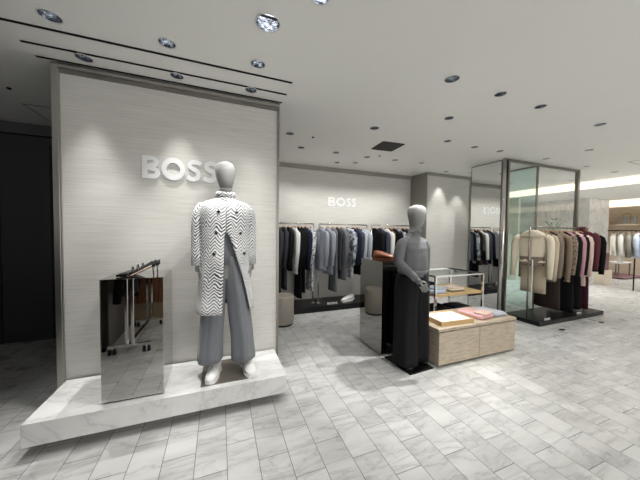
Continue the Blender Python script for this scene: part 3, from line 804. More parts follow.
# ------------------------------------------------------------------ black pump on the plinth
def pump(name, label, loc, rz, mat, heelmat, L_=.27, straps=2, heel=.085):
    t = thing(name, label, 'shoe', loc, rz)
    # toe at -x, heel at +x ; sole line rises
    def sole_z(u): return .004 + heel*max(0, (u-.34)/.66)**1.1
    keys = [(0, .004, .012), (.06, .014, .020), (.16, .030, .030), (.28, .038, .036), (.36, .038, .030)]
    rings = []
    for i in range(12):
        u = .36*i/11; w, h = interp([(k, a, b) for k, a, b in keys], u)
        z0 = sole_z(u); n = 16
        rings.append([((u-.5)*L_, w*math.cos(2*PI*q/n), z0+h*.5+h*.5*math.sin(2*PI*q/n)) for q in range(n)])
    obj('upper', MB().loft(rings), mat, t, True)
    # sole / insole
    rs = []
    for i in range(16):
        u = i/15; w = interp([(0, .004), (.2, .032), (.35, .037), (.6, .024), (.85, .026), (.97, .02), (1, .008)], u)[0]; z = sole_z(u)
        rs.append([((u-.5)*L_, -w, z-.003), ((u-.5)*L_, w, z-.003), ((u-.5)*L_, w, z+.002), ((u-.5)*L_, -w, z+.002)])
    obj('sole', MB().loft(rs), mat, t)
    obj('insole', MB().loft([[(a, b*.86, c+.001) for a, b, c in ((r_[3]), (r_[2]), (r_[2][0], r_[2][1], r_[2][2]+.0015), (r_[3][0], r_[3][1], r_[3][2]+.0015))] for r_ in rs[4:]]), M['insole'], t)
    # heel counter and side bands
    rs = []
    for i in range(15):
        a = -1.75+3.5*i/14; cx = (.90-.5)*L_ + .026*math.cos(a); cy = .025*math.sin(a)
        zb = sole_z(.9); rs.append([(cx, cy, zb), (cx*1.0, cy, zb+.042-.010*abs(a))])
    m_ = MB().loft(rs, False, False, closed=False)
    solid(obj('heel_counter', m_, mat, t, True), .003)
    for s in (-1, 1):
        obj('side_band', MB().tube([((u-.5)*L_, s*interp([(.3, .037), (.6, .026), (.92, .026)], u)[0], sole_z(u)+.02+.012*(u-.3)) for u in (.33, .45, .6, .75, .9)], [(.0025, .010), (.0025, .008), (.0025, .007), (.0025, .008), (.0025, .012)], 8), mat, t, True)
    for k in range(straps):
        u = .40+.13*k
        pts = [((u-.5)*L_, .036*math.cos(a), sole_z(u)+.012+.052*math.sin(a)) for a in [PI*j/8 for j in range(9)]]
        sb = obj('strap', MB().tube(pts, [(.0055, .002)]*9, 8), mat, t, True)
        obj('buckle', MB().tube([((u-.5)*L_+.009*math.cos(q), -.030+.0*q, sole_z(u)+.036+.009*math.sin(q)) for q in [2*PI*j/10 for j in range(11)]], .0016, 6), M['chrome'], sb, True)
    zt = sole_z(.95)
    obj('heel', MB().tube([((.93-.5)*L_, 0, zt), ((.915-.5)*L_, 0, zt*.5), ((.925-.5)*L_, 0, .0)], [.013, .0055, .0045], 12), heelmat, t, True)
    return t
pump('pointed_pump', 'black patent pointed pump with two thin straps on the mirrored plinth, toe to the left', (-0.5955, 2.3741, 1.1419), .12, M['black_leather'], M['clear_heel'], .258)
pump('pointed_pump', 'second black patent pump standing behind the first on the mirrored plinth', (-0.5867, 2.4714, 1.1419), .12, M['black_leather'], M['clear_heel'], .258)
def loafer(label, x, y, z, rz, s=1.):
    return sneaker_thing(label, x, y, z, rz, s)
def sneaker_thing(name, label, x, y, z, rz, mat, solem, laces=True):
    o = sneaker(None, x, y, rz, mat, solem, laces, z, name=name)
    tag(o, label, 'shoe'); return o
sneaker_thing('loafer', 'cognac leather loafer on the rear mirrored plinth, nearer of the pair', 1.93, 2.78, 1.146, .85, M['brownleather'], M['brownleather'], False)
sneaker_thing('loafer', 'cognac leather loafer on the rear mirrored plinth, farther of the pair', 2.02, 2.93, 1.146, .75, M['brownleather'], M['brownleather'], False)

# ------------------------------------------------------------------ stools
def stool(label, x, y, r=.172, h=.475):
    t = thing('round_stool', label, 'stool', (x, y, 0))
    obj('seat', MB().lathe([(.001, .03), (r-.01, .03), (r, .04), (r, h-.045), (r-.006, h-.02), (r-.025, h-.004), (r-.06, h), (.001, h+.002)], 40), M['stool'], t, True)
    obj('foot_ring', MB().lathe([(r-.02, 0), (r-.02, .03)], 32), M['blackmatt'], t, True)
    return t
stool('round greige leather stool at the right edge of the sign wall', .945, 4.12, .185)

# ------------------------------------------------------------------ rear display base and racks
t = thing('low_plinth', 'long low gloss black display base under the rear clothes rails', 'plinth', (2.2, 4.8, 0))
obj('base', MB().box(-3.0, 2.05, -.30, .295, 0, .105), M['blackgloss'], t, bevel=.003)
def tiny_sign(label, x, y, z, w, rz=0., cat='sign'):
    t = thing('desk_sign', label, cat, (x, y, z), rz)
    hgt = w*.2
    ext = [(-.5*w, -.27*w), (-.25*w, .03*w), (.06*w, .26*w), (.29*w, .49*w)]
    for ch, (x0, x1) in zip('BOSS', ext):
        mb, wd = letter(ch); s = (x1-x0)/wd
        mb.v = [(x0+x*s, -zz*.06, y_*hgt) for x, y_, zz in mb.v]
        obj('letter', mb, M['sign'], t)
tiny_sign('small white BOSS letters standing on the black base between the rear racks', 2.02, 4.56, .106, .21)
sneaker_thing('sneaker', 'white trainer on the black rear display base, left of the pair', 2.38, 4.66, .106, -1.3, M['shoe_white'], M['shoe_white'])
sneaker_thing('sneaker', 'white trainer on the black rear display base, right of the pair', 2.47, 4.76, .106, -1.35, M['shoe_white'], M['shoe_white'])

def rack(label, x0, x1, y, z0, z, mat, legx=None, r=.0125, feet=True, caps=True):
    t = thing('clothes_rail', label, 'clothes rack', ((x0+x1)/2, y, z0))
    cx = (x0+x1)/2; h = z-z0
    obj('rail', MB().tube([(x0-cx, 0, h), (x1-cx, 0, h)], r, 12), mat, t, True)
    for x in (legx or (x0, x1)):
        obj('post', MB().tube([(x-cx, 0, .004), (x-cx, 0, h)], r*.95, 12), mat, t, True)
        if feet: obj('foot', MB().lathe([(.045, 0), (.045, .005), (.02, .009)], 20, (x-cx, 0, 0)), mat, t, True)
    return t

def lrand(a, b): return random.uniform(a, b)
GC = [0]
def garment(kind, label, cat, group, x, y, rail, mat, length=.8, w=.215, th=.05, rz=0., sleeve=.58, collar='band', lapel=None, flare=0., trim=None, hem2=None, buttons=0, hang=True, fold=.05, sl_r=.05, waist=0.):
    """hangs with its shoulders across local Y, front towards -X"""
    GC[0] += 1; ph = GC[0]*1.7
    t = thing(kind, label, cat, (x, y, rail), rz, group)
    z0 = -.075
    keys = [(z0, .055, .045), (z0-.03, .085, .05), (z0-.055, w*.72, th*.95), (z0-.085, w*.90, th*1.05), (z0-.14, w*.88, th*1.15), (z0-.32, w*.84, th*1.2), (z0-.47, w*(.80-waist), th*1.1), (z0-length, w*(.90+flare), th*(1.15+flare))]
    rings = []
    nz = 22
    for i in range(nz+1):
        z = z0 - length*(i/nz)**1.25
        a, b = interp(keys, z)
        q = (z0-z)/length
        r = []
        for k in range(36):
            tt = 2*PI*k/36; c_, s_ = math.cos(tt), math.sin(tt)
            g = 1+fold*q*math.sin(7*tt+ph)+.03*q*math.sin(3*tt+ph*2)
            r.append((b*c_*g*(1+.3*q*math.sin(4*s_+ph)*fold*5) + .006*math.sin(ph+q*3), a*math.copysign(abs(s_)**.85, s_)*(1+.03*q*math.sin(5*tt+ph)), z))
        rings.append(r)
    obj('body', MB().loft(rings, True, True), mat, t, True)
    if sleeve:
        for s in (-1, 1):
            bend = lrand(.0, .03)
            pts = [(0, s*(w*.80), z0-.085), (0, s*(w*.98), z0-.115), (-.004, s*(w*1.08), z0-.19), (-.012-bend*.3, s*(w*1.12), z0-.19-(sleeve-.12)*.5), (-.035-bend, s*(w*1.11), z0-.12-sleeve)]
            rr = [(sl_r*.8, sl_r*.9), (sl_r*1.15, sl_r*1.0), (sl_r*1.2, sl_r), (sl_r*1.05, sl_r*.85), (sl_r*.9, sl_r*.72)]
            so = obj('sleeve', MB().tube(pts, rr, 14), mat, t, True)
            if trim: obj('cuff', MB().tube([pts[-1], (pts[-1][0]-.004, pts[-1][1], pts[-1][2]-.035)], [(sl_r*.96, sl_r*.78), (sl_r*.96, sl_r*.78)], 14), trim, so, True)
    tm = trim or mat
    if collar == 'band':
        obj('collar', MB().lathe([(.062, z0-.035), (.055, z0-.005), (.052, z0+.008)], 20, cap0=False, cap1=False), tm, t, True)
    elif collar == 'wide':
        rs = [ering(0, 0, z, b, a, 32, 2) for z, a, b in ((z0+.015, .055, .05), (z0+.025, .07, .062), (z0-.01, .12, .075), (z0-.055, .175, .085), (z0-.085, .19, .09))]
        solid(obj('collar', MB().loft(rs, False, False), tm, t, True), .012)
    elif collar == 'turtle':
        obj('collar', MB().lathe([(.07, z0-.03), (.06, z0+.0), (.058, z0+.05), (.066, z0+.055), (.072, z0+.02)], 20, cap0=False, cap1=False), tm, t, True)
    if lapel:
        for s in (-1, 1):
            q = -th*1.24
            m_ = MB(); vs = [(q*.75, s*.045, z0-.01), (q*.95, s*.105, z0-.06), (q*1.08, s*.085, z0-.115), (q*1.14, s*.11, z0-.135), (q*1.2, s*.012, z0-.34), (q*1.0, s*.03, z0-.12)]
            m_.add(vs, [(0, 1, 2, 5), (2, 3, 4, 5)]); solid(obj('lapel', m_, lapel if not isinstance(lapel, bool) else mat, t, False), .005, 0)
    for b_ in range(buttons):
        z = z0-.36-.11*b_
        obj('button', MB().tube([(-th*1.2, .02, z), (-th*1.2-.008, .02, z)], .011, 10), M['black_leather'], t, True)
    if hang: hanger('hanger holding the ' + label, x, y, rail, rz)
    return t
def hanger(label, x, y, rail, rz=0.):
    label = label.replace('hanger holding the ', 'hanger of ')
    label = 'wooden ' + label
    w = label.split(); label = ' '.join(w[:16])
    t = thing('clothes_hanger', label, 'hanger', (x, y, rail), rz, None)
    pts = [(0, .0+.019*math.cos(a), .0+.019*math.sin(a)) for a in [-.4+.45*k for k in range(9)]]
    obj('hook', MB().tube([(0, 0, -.055), (0, .0, -.035)] + [(0, .018*math.sin(a), -.0+-.018*math.cos(a)) for a in (.0, .6, 1.2, 1.9, 2.6, 3.2, 3.9)], .0022, 6), M['chrome'], t, True)
    obj('shoulder_bar', MB().tube([(0, -.075, -.082), (0, -.04, -.064), (0, 0, -.052), (0, .04, -.064), (0, .075, -.082)], [(.016, .006), (.02, .008), (.022, .010), (.02, .008), (.016, .006)], 10), M['hangerwood'], t, True)
    return t
def bottoms(kind, label, group, x, y, rail, mat, length=.8, w=.17, th=.03, rz=0., z0=-.1, split=True):
    GC[0] += 1; ph = GC[0]
    t = thing(kind, label, 'skirt' if kind == 'skirt' else 'trousers', (x, y, rail), rz, group)
    if split:
        for s in (-1, 1):
            obj('leg', MB().loft([ering(0, s*w*.5, z0-length*i/8, th, w*(.47+.03*i/8), 24, 2, .04*i/8, 4, ph) for i in range(9)]), mat, t, True)
    else:
        obj('skirt_body', MB().loft([ering(0, 0, z0-length*i/8, th*(1+.3*i/8), w*(1+.12*i/8), 30, 2, .08*i/8, 7, ph) for i in range(9)]), mat, t, True)
    obj('waistband', MB().loft([ering(0, 0, z, th*1.1, w*1.0, 24, 2.4) for z in (z0+.005, z0-.035)]), mat, t, True)
    return t

# left rear rail
RY = 4.78; RZ = 1.645
rack('left chrome clothes rail on the black base against the rear wall', .95, 1.70, RY, .105, RZ, M['chrome'])
G1 = 'garments on the left rear rail'
L1 = [(1.02, 'long charcoal wool coat at the left end of the left rear rail', 'coat', 'charcoal', 1.22, .16, 'band', False, 0),
 (1.13, 'long black wool coat beside the charcoal one on the left rear rail', 'coat', 'charcoal', 1.15, .16, 'band', False, 0),
 (1.21, 'black tailored jacket second garment from the left on the left rear rail', 'jacket', 'black', .80, .2, 'band', True, 0),
 (1.315, 'white knit top peeking out between black jackets on the left rear rail', 'sweater', 'white', .86, .2, 'band', False, 0),
 (1.40, 'long black dress coat at the centre of the left rear rail', 'coat', 'black', 1.32, .2, 'band', True, 0),
 (1.47, 'black cardigan right of the long black coat on the left rear rail', 'cardigan', 'black', 1.22, .19, 'band', False, 0),
 (1.54, 'dark navy blazer on the right half of the left rear rail', 'blazer', 'navy', .80, .21, 'band', True, 1),
 (1.635, 'black and white printed long dress at the right end of the left rear rail', 'dress', 'print', 1.20, .2, 'band', False, 0)]
for x, lab, cat, col, ln, w, cc, lp, b_ in L1:
    garment('hanging_' + cat, lab, cat, G1, x, RY, RZ, CL[col], ln, w*.95, .036, rz=lrand(-.05, .1)+.08, sleeve=.62, sl_r=.042, lapel=lp, buttons=b_)
# middle rear rail
rack('middle chrome clothes rail on the black base below the small letters', 1.80, 2.86, RY-.04, .105, RZ, M['chrome'])
G2 = 'garments on the middle rear rail'
L2 = [(1.84, 'light grey tailored blazer at the left end of the middle rear rail', 'blazer', 'lightgrey', .82, 'L', .35),
 (1.99, 'second light grey blazer right of the left post of the middle rear rail', 'blazer', 'lightgrey', .90, 'L', .25),
 (2.10, 'dark grey long dress behind the second grey blazer on the middle rear rail', 'dress', 'midgrey', 1.24, '', .1),
 (2.19, 'charcoal brown waistcoat with open neck on the middle rear rail', 'waistcoat', 'charcoal', .84, 'L', .15),
 (2.29, 'mid grey long coat near the centre of the middle rear rail', 'coat', 'midgrey', 1.02, '', .12),
 (2.43, 'grey camouflage print blouse with tied hem on the middle rear rail', 'blouse', 'greyprint', .66, '', .38),
 (2.56, 'dark navy knit right of the printed blouse on the middle rear rail', 'sweater', 'navy', .74, '', .15),
 (2.64, 'slate blue shirt near the right of the middle rear rail', 'shirt', 'slate', .70, '', .12),
 (2.70, 'pale grey striped shirt second from the right on the middle rear rail', 'shirt', 'palegrey', .70, '', .15),
 (2.79, 'pale grey jacket at the right end of the middle rear rail', 'jacket', 'palegrey', .72, 'L', .28)]
for x, lab, cat, col, ln, lp, r_ in L2:
    garment('hanging_' + cat, lab, cat, G2, x, RY-.04, RZ, CL[col], ln, .19, .038, rz=r_*.75, sl_r=.043, sleeve=.0 if cat in ('waistcoat', 'dress') else .60, lapel=bool(lp))
bottoms('hanging_trousers', 'black and white printed trousers below the blouse on the middle rear rail', G2, 2.47, RY-.02, RZ, CL['print'], .98, .12, .03, .3)
bottoms('skirt', 'short black skirt below the shirts on the middle rear rail', G2, 2.66, RY-.02, RZ, CL['black'], .92, .13, .03, .3, split=False)
# right rear rail
rack('right chrome clothes rail behind the grey knit mannequin', 2.98, 4.05, RY-.04, .105, RZ, M['chrome'])
G3 = 'garments on the right rear rail'
L3 = [(3.06, 'black tuxedo jacket at the left end of the right rear rail', 'jacket', 'black', .84, 'L', .5),
 (3.20, 'slate pinstripe suit jacket next to the tuxedo on the right rear rail', 'jacket', 'slate', .86, 'L', .4),
 (3.34, 'white blouse with bow on the right rear rail', 'blouse', 'white', .5, '', .2),
 (3.44, 'brown leather dress on the right rear rail', 'dress', 'brown', .86, '', .2),
 (3.55, 'long black coat partly hidden behind the grey mannequin', 'coat', 'black', 1.15, 'L', .2),
 (3.66, 'grey printed coat on the right rear rail seen in the tall mirror', 'coat', 'greyprint', .8, '', .2),
 (3.78, 'black blazer on the right rear rail seen in the tall mirror', 'blazer', 'black', 1.1, 'L', .2),
 (3.88, 'slate blazer near the right end of the right rear rail', 'blazer', 'slate', .8, 'L', .2),
 (3.98, 'light grey coat at the right end of the right rear rail', 'coat', 'lightgrey', 1.0, '', .2)]
for x, lab, cat, col, ln, lp, r_ in L3:
    garment('hanging_' + cat, lab, cat, G3, x, RY-.04, RZ, CL[col], ln, .19, .040, rz=r_*.75, sl_r=.045, sleeve=.0 if cat == 'dress' else .60, lapel=bool(lp))

# ------------------------------------------------------------------ low travertine table
t = thing('display_table', 'low beige travertine display block with two front panels', 'display table', (2.90, 2.46, 0))
obj('carcass', MB().box(-.632, .632, -.255, .26, .02, .395), M['travertine'], t, bevel=.002)
obj('plinth_foot', MB().box(-.60, .60, -.235, .24, 0, .02), M['blackmatt'], t)
obj('top', MB().box(-.645, .645, -.275, .275, .402, .432), M['travertine'], t, bevel=.003)
mb = MB().box(-.62, .62, -.25, .25, .395, .402)
obj('shadow_gap', mb, M['blackmatt'], t)
for s in (-1, 1): obj('front_panel', MB().box(min(s*.004, s*.632), max(s*.004, s*.632), -.272, -.256, .022, .388), M['travertine'], t, bevel=.001)
# tray with tissue
t = thing('wooden_tray', 'light oak tray lined with white tissue on the low travertine table', 'tray', (2.60, 2.40, .433), math.radians(-3))
obj('tray_bottom', MB().box(-.235, .235, -.165, .165, 0, .01), M['oak'], t)
mb = MB(); mb.box(-.24, .24, -.175, -.162, 0, .055); mb.box(-.24, .24, .162, .175, 0, .055); mb.box(-.24, -.227, -.162, .162, 0, .055); mb.box(.227, .24, -.162, .162, 0, .055)
obj('tray_side', mb, M['oak'], t, bevel=.002)
tag(obj('tissue_sheet', MB().box(-.222, .222, -.158, .158, 0, .034), M['paper'], bevel=.006, loc=(2.60, 2.40, .4445), rot=(0, 0, math.radians(-3))), 'white tissue paper filling the oak tray', 'tissue')
def folded(name, label, cat, x, y, z, w, d, h, mat, rz=0., group=None, second=None):
    n = 26
    rings = []
    prof = [(0, .88), (.12, .97), (.5, 1.0), (.88, .97), (1.0, .88)]
    rs = []
    for q, s in prof: rs.append([(px*s, py*s, h*q+.0) for px, py in [(w/2*math.copysign(abs(math.cos(a))**.35, math.cos(a)), d/2*math.copysign(abs(math.sin(a))**.35, math.sin(a))) for a in [2*PI*k/n for k in range(n)]]])
    mb = MB().loft(rs)
    mb.v = [(a, b, c + (.006*math.sin(a*30+b*9) if c > h*.4 else 0)) for a, b, c in mb.v]
    o = obj(name, mb, mat, smooth=True, loc=(x, y, z), rot=(0, 0, rz)); tag(o, label, cat, group)
    # fold lip: a second layer seen at the front
    obj('fold', MB().box(-w*.44, w*.44, -d*.505, -d*.3, h*.44, h*.52), mat, o, bevel=.002)
    if second: obj('inner_layer', MB().loft([[(px*s*.96, py*s*.9, h*(.95+.18*q)) for px, py in [(w/2*math.copysign(abs(math.cos(a))**.4, math.cos(a)), d/2*math.copysign(abs(math.sin(a))**.4, math.sin(a))) for a in [2*PI*k/n for k in range(n)]]] for q, s in ((0, .9), (.6, .92), (1, .8))]), second, o, True)
    return o
folded('folded_sweater', 'folded pink knit sweater on the low travertine table', 'sweater', 3.10, 2.43, .433, .30, .36, .05, CL['palepink'], .12)
folded('folded_scarf', 'folded beige scarf lying on the pink sweater', 'scarf', 3.14, 2.33, .488, .26, .15, .018, CL['blush'], .25)
folded('folded_sweater', 'folded grey knit sweater at the right end of the low travertine table', 'sweater', 3.39, 2.44, .433, .26, .34, .035, CL['palegrey'], .05)

# ------------------------------------------------------------------ chrome frame table with oak shelf behind it
t = thing('shelf_table', 'chrome framed glass top table with an oak shelf behind the low block', 'table', (3.33, 3.155, 0))
X0, X1, Y0, Y1 = -.47, .47, -.305, .305
for x in (X0, X1):
    for y in (Y0, Y1): obj('leg', MB().box(x-.014, x+.014, y-.014, y+.014, 0, .89), M['chrome'], t)
mb = MB()
for y in (Y0, Y1): mb.box(X0+.014, X1-.014, y-.011, y+.011, .865, .89)
for x in (X0, X1): mb.box(x-.011, x+.011, Y0+.014, Y1-.014, .865, .89)
obj('top_frame', mb, M['chrome'], t)
obj('glass_top', MB().box(X0+.012, X1-.012, Y0+.012, Y1-.012, .872, .88), M['lightglass'], t)
obj('shelf', MB().box(X0+.015, X1-.015, Y0+.002, Y1-.002, .578, .615), M['oak'], t, bevel=.002)
obj('lower_shelf', MB().box(X0+.015, X1-.015, Y0+.002, Y1-.002, .20, .225), M['blackgloss'], t, bevel=.002)
for i, (x, y, z, w, d, h, c, lab) in enumerate([
    (2.99, 3.0, .616, .27, .24, .026, 'palegrey', 'folded pale blue shirt, bottom of the left stack on the oak shelf'),
    (2.99, 3.0, .643, .27, .24, .026, 'skyblue', 'folded light blue shirt, middle of the left stack on the oak shelf'),
    (3.0, 3.0, .670, .26, .23, .026, 'palegrey', 'folded pale grey shirt, top of the left stack on the oak shelf'),
    (3.05, 3.30, .616, .36, .22, .10, 'black', 'folded black knit at the back of the oak shelf'),
    (3.36, 3.02, .616, .30, .25, .022, 'taupe', 'folded taupe knit, lowest of the right stack on the oak shelf'),
    (3.36, 3.02, .639, .29, .24, .020, 'cream', 'folded cream knit, middle of the right stack on the oak shelf'),
    (3.37, 3.02, .660, .28, .23, .018, 'blush', 'folded blush shirt, top of the right stack on the oak shelf'),
    (3.08, 3.05, .226, .40, .36, .16, 'black', 'pile of folded black knitwear on the left of the lower shelf'),
    (3.52, 3.05, .226, .36, .36, .14, 'charcoal', 'folded charcoal knit on the right of the lower shelf')]):
    folded('folded_clothes', lab, 'folded clothes', x, y, z, w, d, h, CL[c], lrand(-.05, .05))
t = thing('clothes_hanger', 'black hanger with a tag lying on the glass table top', 'hanger', (3.60, 3.1, .893), .5)
obj('shoulder_bar', MB().tube([(-.19, 0, .004), (-.1, .05, .006), (0, .07, .008), (.1, .05, .006), (.19, 0, .004)], [(.008, .005)]*5, 8), M['blackmatt'], t, True)
obj('hook', MB().tube([(0, .07, .006), (0, .11, .006), (.02, .135, .006), (.035, .115, .006)], .002, 6), M['chrome'], t, True)

# ------------------------------------------------------------------ tall mirror panel
t = thing('standing_mirror', 'tall clear mirror panel standing between the pillar and the glass case', 'mirror', (4.765, 3.57, 0))
obj('mirror_glass', MB().box(-.008, .006, -.295, .30, .01, 2.815), M['mirror2'], t)
mb = MB(); mb.box(-.012, .012, -.31, -.295, 0, 2.825); mb.box(-.012, .012, .30, .312, 0, 2.825); mb.box(-.012, .012, -.295, .30, 2.815, 2.826)
obj('mirror_frame', mb, M['bronze'], t)
tag(obj('steel_pole', MB().lathe([(.032, 0), (.032, 2.84)], 24), M['chrome'], loc=(4.755, 3.215, 0), smooth=True), 'round polished steel pole between the tall mirror and the glass case', 'pole')

# ------------------------------------------------------------------ glass case
t = thing('glass_partition', 'tall framed glass partition of the clothes case with a green tinted side pane', 'glass partition', (4.83, 3.2, 0))
def P_(name, a, mat, **k): return obj(name, MB().box(a[0]-4.83, a[1]-4.83, a[2]-3.2, a[3]-3.2, a[4], a[5]), mat, t, **k)
P_('post', (4.81, 4.85, 3.18, 3.22, 0, 2.83), M['bronze'])
P_('post', (6.93, 6.99, 3.17, 3.23, 0, 2.83), M['bronze'])
P_('top_rail', (4.85, 6.93, 3.18, 3.22, 2.79, 2.83), M['bronze'])
P_('rear_glass', (4.85, 6.93, 3.195, 3.205, .07, 2.79), M['glass'])
P_('post', (5.735, 5.765, 3.24, 3.27, 0, 2.83), M['bronze'])
P_('post', (5.735, 5.765, 3.82, 3.85, 0, 2.83), M['bronze'])
P_('side_rail', (5.735, 5.765, 3.27, 3.82, 2.80, 2.83), M['bronze'])
P_('side_glass', (5.745, 5.755, 3.27, 3.82, .01, 2.80), M['teal'])
t = thing('low_plinth', 'low gloss black base under the beige and burgundy clothes', 'plinth', (5.77, 2.92, 0))
obj('base', MB().box(-.95, .95, -.30, .26, 0, .07), M['blackgloss'], t, bevel=.002)
GY = 2.87; GZ = 1.615
t = thing('clothes_rail', 'dark steel clothes rail carrying the beige and burgundy coats', 'clothes rack', (5.75, GY, .07))
obj('rail', MB().tube([(-.83, 0, GZ-.07), (.93, 0, GZ-.07)], .0125, 12), M['bronze'], t, True)
for x in (-.83, .88): obj('post', MB().tube([(x, 0, 0), (x, 0, GZ-.07)], .0125, 12), M['bronze'], t, True)
tiny_sign('small white BOSS letters at the left end of the right black base', 5.10, 2.665, .071, .15)
tiny_sign('small white BOSS letters at the middle of the right black base', 6.05, 2.68, .071, .15)
G4 = 'garments on the right clothes rail'
# cream jacket facing left
g = garment('hanging_jacket', 'cream wool jacket with wide collar and brown belt at the left of the right rail', 'jacket', G4, 5.00, GY, GZ, CL['cream'], .52, .225, .06, rz=.25, sleeve=.66, collar='wide', sl_r=.055, fold=.05, waist=.12, flare=.05)
obj('belt', MB().loft([ering(0, 0, z, .075, .170, 32, 2.2, .02, 9) for z in (-.50, -.53, -.62, -.65)]), CL['taupe'], g, True)
obj('placket', MB().box(-.083, -.066, -.012, .012, -.56, -.15), CL['beige'], g)
obj('scarf', MB().tube([(-.088, -.035, -.55), (-.09, -.04, -.75), (-.085, -.035, -1.0), (-.08, -.03, -1.38)], [(.005, .009)]*3+[(.004, .018)], 8), CL['shirt'], g, True)
bottoms('hanging_trousers', 'beige wide trousers hanging below the cream jacket', G4, 5.05, GY, GZ, CL['beige'], 1.02, .18, .03, .2)
L4 = [(5.18, 'beige grey wool cardigan second on the right clothes rail', 'cardigan', 'beige', .74, '', .20, 'band', .66, 'olive'),
 (5.32, 'taupe wrap coat with pale lining third on the right clothes rail', 'coat', 'taupe', .86, 'L', .15, 'band', .66, None),
 (5.45, 'long dark brown skirt dress hanging behind the taupe coat', 'dress', 'darkbrown', 1.34, '', .15, 'band', .0, None),
 (5.56, 'camel brown shearling jacket in the middle of the right clothes rail', 'jacket', 'camel', .72, '', .2, 'band', .7, 'shearling'),
 (5.72, 'brown curly boucle jacket in the middle of the right clothes rail', 'jacket', 'shearling', .8, '', .15, 'band', .62, None),
 (5.86, 'long black velvet coat right of the boucle jacket', 'coat', 'black', 1.44, 'L', .12, 'band', .66, None),
 (5.98, 'pink knit cardigan tucked between the black coats', 'cardigan', 'pink', .78, '', .12, 'band', .66, None),
 (6.08, 'long black dress right of the pink cardigan', 'dress', 'black', 1.40, '', .12, 'band', .64, None),
 (6.20, 'blush cream coat on the right part of the right clothes rail', 'coat', 'blush', .98, '', .18, 'band', .68, None),
 (6.33, 'dark burgundy long dress on the right part of the right clothes rail', 'dress', 'burgundy', 1.42, '', .12, 'band', .0, None),
 (6.42, 'dusty rose turtleneck sweater rising above the right clothes rail', 'sweater', 'rosewood', .70, '', .15, 'turtle', .62, None),
 (6.62, 'black jacket at the right end of the right clothes rail', 'jacket', 'black', .74, 'L', .15, 'band', .66, None)]
for x, lab, cat, col, ln, lp, r_, cc, sl, tr in L4:
    garment('hanging_' + cat, lab, cat, G4, x, GY, GZ + (.05 if cc == 'turtle' else 0), CL[col], ln, .21, .044, rz=r_*.8, sleeve=sl, collar=cc, lapel=bool(lp), trim=CL[tr] if tr else None, sl_r=.050)

# small potted plant seen through the glass
t = thing('potted_plant', 'leafy green plant in a white pot on a stand behind the glass case', 'plant', (7.3, 3.75, 0))
obj('stand', MB().lathe([(.14, 0), (.14, .02), (.02, .04), (.02, 1.28), (.13, 1.30), (.13, 1.32)], 24), M['satin'], t, True)
obj('pot', MB().lathe([(.06, 1.32), (.09, 1.40), (.10, 1.48), (.092, 1.48)], 24), M['pot'], t, True)
mb = MB()
for i in range(60):
    a = lrand(0, 2*PI); rr = lrand(.0, .2); zz = lrand(1.48, 1.86); c = Vector((rr*math.cos(a), rr*math.sin(a), zz))
    d = Vector((math.cos(a), math.sin(a), lrand(-.2, .8))).normalized(); s = Vector((-d.y, d.x, 0)).normalized(); l = lrand(.05, .09)
    nn = d.cross(s)*.008
    mb.add([c, c+d*l*.5+s*l*.3, c+d*l, c+d*l*.5-s*l*.3, c+d*l*.5+nn], [(0, 1, 4), (1, 2, 4), (2, 3, 4), (3, 0, 4)])
obj('foliage', mb, M['leaf'], t)
mb = MB()
for i in range(8):
    a = i*.8; mb.tube([(0, 0, 1.47), (.05*math.cos(a), .05*math.sin(a), 1.6), (.14*math.cos(a), .14*math.sin(a), 1.78)], .003, 5)
obj('stem', mb, M['leaf'], t)

# ------------------------------------------------------------------ far right shop
FZ = 1.62; SHZ = 1.86
t = thing('clothes_rail', 'far black clothes rail at the right edge of the view', 'clothes rack', (10.4, 3.2, 0))
obj('rail', MB().tube([(0, -.95, FZ), (0, .85, FZ)], .014, 10), M['blackmatt'], t, True)
for y in (-.95, .3): obj('post', MB().tube([(0, y, 0), (0, y, FZ)], .014, 10), M['blackmatt'], t, True)
G5 = 'garments on the far right rail'
L5 = [('white blouse at the left end of the far right rail', 'blouse', 'shirt', .62), ('cream shirt second on the far right rail', 'shirt', 'shirt', .80), ('grey patterned blouse third on the far right rail', 'blouse', 'olive', .66),
 ('light blue shirt at the middle of the far right rail', 'shirt', 'skyblue', .66), ('dark charcoal jacket on the far right rail', 'jacket', 'charcoal', .78), ('blue denim dress on the far right rail', 'dress', 'denim', .98),
 ('olive grey shirt on the far right rail', 'shirt', 'olive', .6), ('white knit sweater beside the olive shirt on the far right rail', 'sweater', 'white', .6), ('beige coat near the right end of the far right rail', 'coat', 'beige', .85), ('pale grey coat at the right end of the far right rail', 'coat', 'palegrey', .8)]
for i, (lab, cat, col, ln) in enumerate(L5):
    garment('hanging_' + cat, lab, cat, G5, 10.4, 3.92-.145*i, FZ, CL[col], ln, .21, .045, rz=PI/2+.3, sleeve=.5, collar='band')
tag(obj('rose_screen', MB().box(10.9, 10.95, 4.20, 4.43, .43, .95), M['rose'], bevel=.004), 'dusty rose panel standing on the cream box at the far right', 'screen')
tag(obj('display_box', MB().box(10.75, 11.1, 4.18, 4.45, 0, .43), M['cream_box'], bevel=.006), 'cream display box on the floor at the far right', 'box')
t = thing('wall_shelf', 'long wooden wall shelf above the far right clothes', 'shelf', (14.2, 4.2, SHZ))
obj('board', MB().box(-.2, .17, -4, 2.5, 0, .05), M['farwood'], t)
obj('bracket', MB().box(-.15, .17, -1, -.96, -.06, 0), M['bronze'], t)
t = thing('handbag', 'grey structured handbag with mustard handles on the far shelf', 'bag', (14.12, 4.97, SHZ+.051))
obj('bag_body', MB().box(-.09, .09, -.21, .21, 0, .27), M['bagc'], t, bevel=.015)
for q in (-.1, .1): obj('strap', MB().box(-.098, -.091, q-.014, q+.014, 0, .27), M['yellow'], t)
